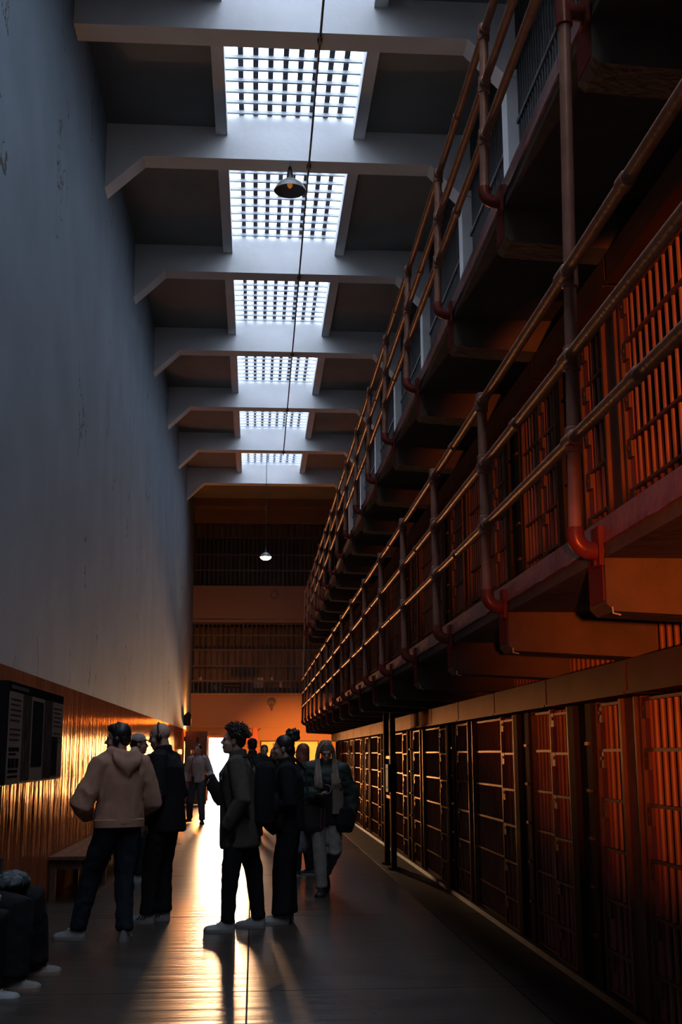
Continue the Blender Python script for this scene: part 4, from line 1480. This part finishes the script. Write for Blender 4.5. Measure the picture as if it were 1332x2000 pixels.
backpack(add, -0.13, -0.32, 0.88, 1.43, 0.135, BLACKC)
# --- woman with the hair bun
r_, add, HP, hr, s, J = person('visitor in black with hair tied in a messy top bun', (0.335, 11.22, 0), D(84), 1.66, SKIN2,
    dict(mat=BLACKC, collar=True, fs=(6, 6, 3)), BLACKC, head_yaw=D(2), head_pitch=D(-3), head_off=(0, 0.045), neck=(0, 0.03, 1.485),
    ank=((-0.09, 0.06, 0), (0.09, 0.03, 0)), toe=(D(6), D(-6)), elbow=((-0.24, -0.02, 1.12), (0.24, -0.02, 1.12)), wrist=((-0.12, 0.15, 1.06), (0.12, 0.15, 1.06)), bulk=1.02, hem=0.10, depth=1.15,
    leg=(0.108, 0.100, 0.100), sleeve=(0.080, 0.072, 0.060), shoes=(WHITE_SHOE, WHITE_SOLE), seed=13.3, fold=0.006)
b = MB()
skull_cap(b, HP, hr, s, 0.006, 0.012)
rr_ = random.Random(21)
for q in range(26):
    a, e = rr_.uniform(0, 6.28), rr_.uniform(-1, 1)
    c = Vector((0.042 * math.cos(a), -0.105 + 0.050 * math.sin(a), 0.128 + 0.050 * e))
    b.ell(HP(c), 0.024 * s, 0.024 * s, 0.026 * s, 8, 6)
b.tube([HP((0, -0.07, 0.09)), HP((0, -0.10, 0.12))], [0.04 * s, 0.03 * s], 10)
b.tube([HP((0, -0.115, 0.14)), HP((0.01, -0.135, 0.200))], [0.020 * s, 0.008 * s], 7)
b.tube([HP((0, -0.085, 0.15)), HP((-0.01, -0.065, 0.195))], [0.020 * s, 0.008 * s], 7)
b.tube([HP((0, -0.075, 0.0)), HP((0, -0.085, -0.05)), HP((0.01, -0.075, -0.10))], [0.05 * s, 0.04 * s, 0.02 * s], 10)
add('hair', grow(b, 'hair', HAIR_DARK, 0.006, 2, 0.002, keep=0.6))
b = MB()
b.tube([(-0.16, 0.10, 0.80), (-0.165, 0.13, 0.86), (-0.165, 0.12, 0.98), (-0.16, 0.09, 1.02)], [0.05, 0.10, 0.095, 0.05], 14, 0.55, up=(0, 1, 0))
hb = add('shoulder_bag', grow(b, 'shoulder_bag', BLACKC, 0.01, 3, 0.004, keep=0.6))
b = MB()
b.tube([(-0.165, 0.16, 0.98), (-0.17, 0.165, 1.2), (-0.05, 0.12, 1.45), (0.10, 0.0, 1.49), (0.16, -0.13, 1.35), (-0.02, -0.17, 1.12), (-0.165, 0.02, 0.98)], 0.016, 6, 0.4)
add('bag_strap', b.mesh('bag_strap', BLACKC), hb)

# --- woman with long fair hair walking this way
r_, add, HP, hr, s, J = person('visitor with long fair hair in a dark puffer jacket, walking this way', (0.80, 13.45, 0), D(178), 1.63, SKIN,
    dict(mat=GREENJ, collar=True, fs=(5, 5, 11)), JEANS, head_yaw=D(5), head_pitch=D(-20), head_off=(0, 0.04), neck=(0, 0.03, 1.485),
    ank=((0.0, -0.34, 0.13), (0.06, 0.20, 0)), toe=(D(0), D(-10)), toe_tip=(D(40), 0), knee=((-0.10, 0.14, 0.50), (0.075, 0.14, 0.52)),
    elbow=((-0.30, -0.05, 1.13), (0.30, -0.01, 1.15)), wrist=((-0.30, 0.02, 0.90), (0.10, 0.24, 1.14)), bulk=1.22, hem=0.04,
    leg=(0.098, 0.078, 0.068), sleeve=(0.105, 0.100, 0.062), shoes=(BLACK_SHOE, BLACK_SHOE), seed=17.1, fold=0.010, palm=((1, 0.1, 0), (-0.4, 0.3, 0.8)), curl=0.8)
b = MB()
skull_cap(b, HP, hr, s, 0.004, 0.0)
hair = add('hair', grow(b, 'hair', HAIR_BLOND, 0.007, 2, keep=0.6))
b = MB()
rr_ = random.Random(31)
for q in range(150):
    sx = -1 if q % 2 else 1
    u = rr_.uniform(0, 1)
    y0 = 0.075 - 0.15 * u
    wx = rr_.uniform(-0.006, 0.010)
    sp = rr_.uniform(-0.045, 0.05)
    ln = rr_.uniform(0.26, 0.36)
    x0 = sx * (0.012 + rr_.uniform(0, 0.01))
    pts = [HP((x0, y0 * 0.6, 0.132)), HP((sx * 0.055, y0 * 0.9, 0.112)), HP((sx * (0.088 + wx), y0, 0.03)), HP((sx * (0.094 + wx * 2), y0 * 0.95 - 0.01, -0.06)),
           HP((sx * (0.098 + wx * 2 + sp * 0.55), y0 * 0.4 + 0.135, -0.06 - ln * 0.40)), HP((sx * (0.095 + sp), y0 * 0.25 + 0.285, -0.06 - ln * 0.80))]
    b.tube(pts, [0.006 * s, 0.008 * s, 0.008 * s, 0.007 * s, 0.006 * s, 0.002 * s], 5)
for q in range(30):
    x_ = -0.07 + 0.14 * q / 29
    pts = [HP((x_ * 0.5, 0.0, 0.138)), HP((x_ * 0.85, 0.062, 0.108)), HP((x_, 0.082 - abs(x_) * 0.3, 0.045 - 0.2 * abs(x_)))]
    b.tube(pts, [0.007 * s, 0.007 * s, 0.003 * s], 5)
add('long_strands', b.mesh('long_strands', HAIR_BLOND, True), hair)
m = MB()
for sx in (-1, 1):
    m.tube([HP((sx * (0.031 + 0.022 * math.cos(a * 0.524)), 0.092, 0.002 + 0.016 * math.sin(a * 0.524))) for a in range(13)], 0.0022 * s, 5)
    m.tube([HP((sx * 0.053, 0.090, 0.006)), HP((sx * 0.080, 0.01, 0.008))], 0.002 * s, 5)
m.tube([HP((-0.009, 0.093, 0.006)), HP((0.009, 0.093, 0.006))], 0.002 * s, 5)
add('glasses', m.mesh('glasses', PLASTIC))
# black jumper front with a ring-shaped emblem, seen between the open jacket halves
m = MB()
rg = []
for z, hw, yo in ((0.80, 0.15, 0.165), (0.95, 0.14, 0.175), (1.12, 0.115, 0.183), (1.28, 0.09, 0.178), (1.40, 0.06, 0.14)):
    rg.append([(-hw * s, (yo - 0.03) * s, z * s), (-hw * 0.6 * s, yo * s, z * s), (0, (yo + 0.008) * s, z * s), (hw * 0.6 * s, yo * s, z * s), (hw * s, (yo - 0.03) * s, z * s), (0, (yo - 0.05) * s, z * s)])
m.rings(rg)
jm = add('jumper_front', m.mesh('jumper_front', BLACKC, True))
m = MB()
m.tube([(0.0 + 0.055 * s * math.cos(D(60) + k * D(240) / 14), 0.196 * s, (1.20 + 0.055 * math.sin(D(60) + k * D(240) / 14)) * s) for k in range(15)], [0.002 + 0.006 * math.sin(math.pi * k / 14) for k in range(15)], 6)
add('curved_emblem', m.mesh('curved_emblem', mat('grey_emblem', (0.16, 0.17, 0.17), 0.6)), jm)
m = MB()
rg = []
for z, xa, xb, yo in ((0.92, -0.07, -0.20, 0.180), (1.06, -0.075, -0.205, 0.188), (1.20, -0.07, -0.20, 0.188), (1.32, -0.06, -0.17, 0.175), (1.42, -0.05, -0.11, 0.135)):
    rg.append([(xa * s, (yo + 0.02) * s, z * s), ((xa + xb) / 2 * s, (yo + 0.012) * s, z * s), (xb * s, (yo - 0.045) * s, z * s), ((xa + xb) / 2 * s, (yo - 0.06) * s, z * s)])
m.rings(rg)
add('jacket_panel', m.mesh('jacket_panel', TAUPE, True))
m = MB()
m.tube([(-0.165 * s + 0.024 * math.cos(k * 0.4), 0.178 * s, 1.235 * s + 0.034 * math.sin(k * 0.4)) for k in range(13)], 0.007, 6)
add('jacket_badge', m.mesh('jacket_badge', BLACKC))
m = MB()
m.box(0.02, 0.135, 0.300, 0.312, 1.055, 1.075)
m.box(0.02, 0.135, 0.235, 0.310, 1.050, 1.056)
add('audio_guide', m.mesh('audio_guide', PLASTIC))
b = MB()
b.tube([(-0.20, 0.10, 0.66), (-0.21, 0.11, 0.74), (-0.20, 0.10, 0.90), (-0.19, 0.08, 0.94)], [0.09, 0.115, 0.11, 0.05], 14, 0.45, up=(0.9, 0.4, 0))
add('black_bag', grow(b, 'black_bag', BLACKC, 0.012, 3, 0.005, keep=0.6))
b = MB()
b.tube([(0.14, 0.12, 0.66), (0.14, 0.13, 0.72), (0.13, 0.12, 0.92), (0.12, 0.10, 0.96)], [0.09, 0.115, 0.12, 0.06], 14, 0.4, up=(1, -0.2, 0))
add('hip_bag', grow(b, 'hip_bag', CHAR, 0.012, 3, 0.005, keep=0.6))
b = MB()
b.tube([(0.30, -0.04, 0.44), (0.31, -0.04, 0.52), (0.30, -0.04, 0.68), (0.28, -0.03, 0.82)], [0.08, 0.12, 0.11, 0.03], 14, 0.5, up=(1, 0, 0))
add('carrier_bag', grow(b, 'carrier_bag', mat('grey_plastic_bag', (0.13, 0.13, 0.15), 0.4), 0.012, 2, 0.016, (14, 14, 9), 9, keep=0.6))
m = MB()
m.tube([(0.06, 0.235, 0.92), (0.065, 0.238, 0.72), (0.045, 0.24, 0.62), (0.02, 0.24, 0.72), (0.02, 0.235, 0.92)], 0.004, 6)
add('lanyard', m.mesh('lanyard', mat('dark_red_lanyard', (0.12, 0.03, 0.03), 0.6)))

# --- walker by the doorway
r_, add, HP, hr, s, J = person('visitor in a pale sweater near the doorway with a dark coat on the arm', (-1.26, 27.2, 0), D(172), 1.72, SKIN,
    dict(mat=SWEAT, fs=(5, 5, 3)), BLUEJ, head_yaw=D(-20), ank=((-0.16, 0.22, 0), (0.20, -0.15, 0.03)), toe=(D(10), D(-20)), knee=((-0.12, 0.16, 0.52), (0.16, 0.02, 0.50)),
    elbow=((-0.30, 0.02, 1.12), (0.28, -0.04, 1.14)), wrist=((-0.30, 0.20, 0.98), (0.26, 0.04, 0.90)), bulk=1.08, hem=0.05, leg=(0.10, 0.082, 0.070), sleeve=(0.08, 0.074, 0.058),
    shoes=(BLACK_SHOE, BLACK_SHOE), vox=0.016, hvox=0.010, seed=19, fold=0.006)
b = MB()
skull_cap(b, HP, hr, s, 0.0)
add('hair', grow(b, 'hair', HAIR_BROWN, 0.01, 1, keep=0.6))
b = MB()
b.tube([(-0.22, 0.10, 1.02), (-0.30, 0.16, 1.02), (-0.40, 0.18, 0.80), (-0.52, 0.18, 0.52), (-0.56, 0.18, 0.40)], [0.08, 0.13, 0.15, 0.12, 0.08], 14, 0.45, up=(0.9, 0, 0.4))
add('held_coat', grow(b, 'held_coat', CHAR, 0.014, 3, 0.012, seed=2, keep=0.6))
m = MB()
m.tube([(0.10, 0.10, 1.44), (0.12, 0.15, 1.2), (0.08, 0.155, 1.0)], 0.008, 6)
m.box(0.05, 0.11, 0.145, 0.165, 0.90, 1.02)
add('audio_guide', m.mesh('audio_guide', PLASTIC))


def backdrop_person(label, loc, phi, h, topm, botm, hairm, style, seed, skin=SKIN2):
    r_, add, HP, hr, s, J = person(label, loc, D(phi), h, skin, dict(mat=topm, collar=True, fs=(5, 5, 3)), botm, head_yaw=D(R.uniform(-15, 15)), bulk=1.08, hem=0.10,
        ank=((-0.11, 0.05, 0), (0.11, -0.06, 0)), shoes=(BLACK_SHOE, WHITE_SOLE), vox=0.017, hvox=0.010, seed=seed, fold=0.006, leg=(0.10, 0.085, 0.072), sleeve=(0.082, 0.074, 0.058))
    b = MB()
    skull_cap(b, HP, hr, s, 0.006)
    if style == 'long':
        for q in range(40):
            a = math.pi * (1.0 + q / 39.0)
            b.tube([HP((0.07 * math.cos(a), 0.07 * math.sin(a) - 0.01, 0.06)), HP((0.088 * math.cos(a), 0.085 * math.sin(a) - 0.015, -0.06)), HP((0.085 * math.cos(a), 0.085 * math.sin(a) - 0.02, -0.22))], [0.012 * s, 0.014 * s, 0.006 * s], 6)
    add('hair', grow(b, 'hair', hairm, 0.009, 1, 0.002, keep=0.6))
    if style in ('cap', 'white_cap'):
        m = MB()
        m.ell(HP((0, -0.018, 0.062)), 0.088 * s, 0.102 * s, 0.078 * s, 18, 12, hr)
        m.tube([HP((0, 0.06, 0.055)), HP((0, 0.11, 0.052)), HP((0, 0.150, 0.042))], [0.07 * s, 0.068 * s, 0.04 * s], 12, 0.12, up=(1, 0, 0) if abs(math.cos(D(phi))) > 2 else tuple(hr @ Vector((1, 0, 0))))
        add('cap', grow(m, 'cap', SWEAT if style == 'white_cap' else BLACKC, 0.007, 2, keep=0.6))
    return add


add = backdrop_person('tall dark-clad visitor in a cap beyond the curly-haired one', (-0.03, 21.6, 0), 20, 1.765, CHAR, BLACKC, HAIR_DARK, 'cap', 23)
backpack(add, -0.12, -0.30, 0.95, 1.42, 0.15, CHAR)
backdrop_person('short-haired visitor far off in black, standing in front of the framed map', (0.20, 25.0, 0), 200, 1.68, BLACKC, BLACKC, HAIR_DARK, 'short', 29)
backdrop_person('long-haired visitor far off beside the short-haired one in black', (0.43, 26.0, 0), 170, 1.62, CHAR, NAVY, HAIR_BROWN, 'long', 31)
backdrop_person('auburn-haired visitor mostly hidden by the one with the bun', (0.63, 15.4, 0), 60, 1.62, CHAR, BLACKC, HAIR_RED, 'long', 37)
backdrop_person('visitor in a pale cap half hidden behind the peach hoodie', (-1.44, 14.9, 0), -85, 1.74, CHAR, NAVY, HAIR_DARK, 'white_cap', 41)
backdrop_person('short visitor seen between the hoodie and the bald visitor', (-1.40, 16.4, 0), 20, 1.50, cloth('rust_cloth', (0.20, 0.07, 0.035)), NAVY, HAIR_RED, 'short', 43)

# --- two seated visitors at the edge
r_, add, HP, hr, s, J = person('seated visitor in wide black trousers and a leaf-print shirt', (-1.93, 8.52, 0), D(-90), 1.74, SKIN,
    dict(mat=FLORAL, fs=(6, 6, 5)), BLACKC, hip=(0, 0, 0.56), neck=(0, -0.08, 1.08), head_pitch=D(-20), head_off=(0, 0.02),
    ank=((-0.29, 0.40, 0), (0.27, 0.36, 0)), toe=(D(4), D(-6)), knee=((-0.24, 0.385, 0.515), (0.21, 0.38, 0.505)),
    elbow=((-0.27, 0.02, 0.78), (0.26, 0.02, 0.78)), wrist=((-0.09, 0.17, 0.69), (0.09, 0.17, 0.69)), bulk=1.10, hem=0.06, leg=(0.105, 0.112, 0.112), sleeve=(0.082, 0.080, 0.055),
    shoes=(BEIGE_SHOE, TAN_SOLE), palm=((0.3, 0, 0.9), (-0.3, 0, 0.9)), curl=0.7, seed=47, fold=0.006)
b = MB()
skull_cap(b, HP, hr, s)
add('hair', grow(b, 'hair', HAIR_DARK, 0.008, 1, keep=0.6))
m = MB()
m.box(-0.037, 0.037, 0.205, 0.217, 0.66, 0.81)
ph_ = add('phone', m.mesh('phone', PLASTIC))
m = MB()
m.box(-0.033, 0.033, 0.202, 0.205, 0.668, 0.802)
add('screen', m.mesh('screen', emit_mat('blue_phone_screen', (0.10, 0.35, 1.0), 1.2)), ph_)
b = MB()
b.ell((-0.10, 0.28, 0.66), 0.13, 0.10, 0.05, 14, 8)
b.ell((0.06, 0.27, 0.65), 0.12, 0.10, 0.05, 14, 8)
b.ell((-0.20, 0.31, 0.645), 0.06, 0.07, 0.045, 12, 8)
add('folded_jacket', grow(b, 'folded_jacket', FLORAL, 0.010, 2, 0.018, (14, 14, 14), 6, keep=0.7))
r_, add, HP, hr, s, J = person('seated visitor at the very edge wearing white canvas shoes', (-1.95, 7.70, 0), D(-90), 1.70, SKIN,
    dict(mat=CHAR, fs=(6, 6, 5)), BLACKC, hip=(0, 0, 0.56), neck=(0, -0.06, 1.08), head_off=(0, 0.02), ank=((-0.20, 0.32, 0), (0.36, 0.26, 0)), toe=(D(4), D(-12)), knee=((-0.18, 0.36, 0.51), (0.22, 0.34, 0.51)),
    elbow=((-0.26, 0.10, 0.76), (0.26, 0.10, 0.76)), wrist=((-0.14, 0.30, 0.67), (0.14, 0.30, 0.67)), bulk=1.05, hem=0.05, leg=(0.10, 0.088, 0.085), sleeve=(0.08, 0.074, 0.055),
    shoes=(WHITE_SHOE, WHITE_SOLE), seed=53, fold=0.006)
b = MB()
skull_cap(b, HP, hr, s)
add('hair', grow(b, 'hair', HAIR_BROWN, 0.008, 1, keep=0.6))

bpy.data.scenes.remove(TMP)
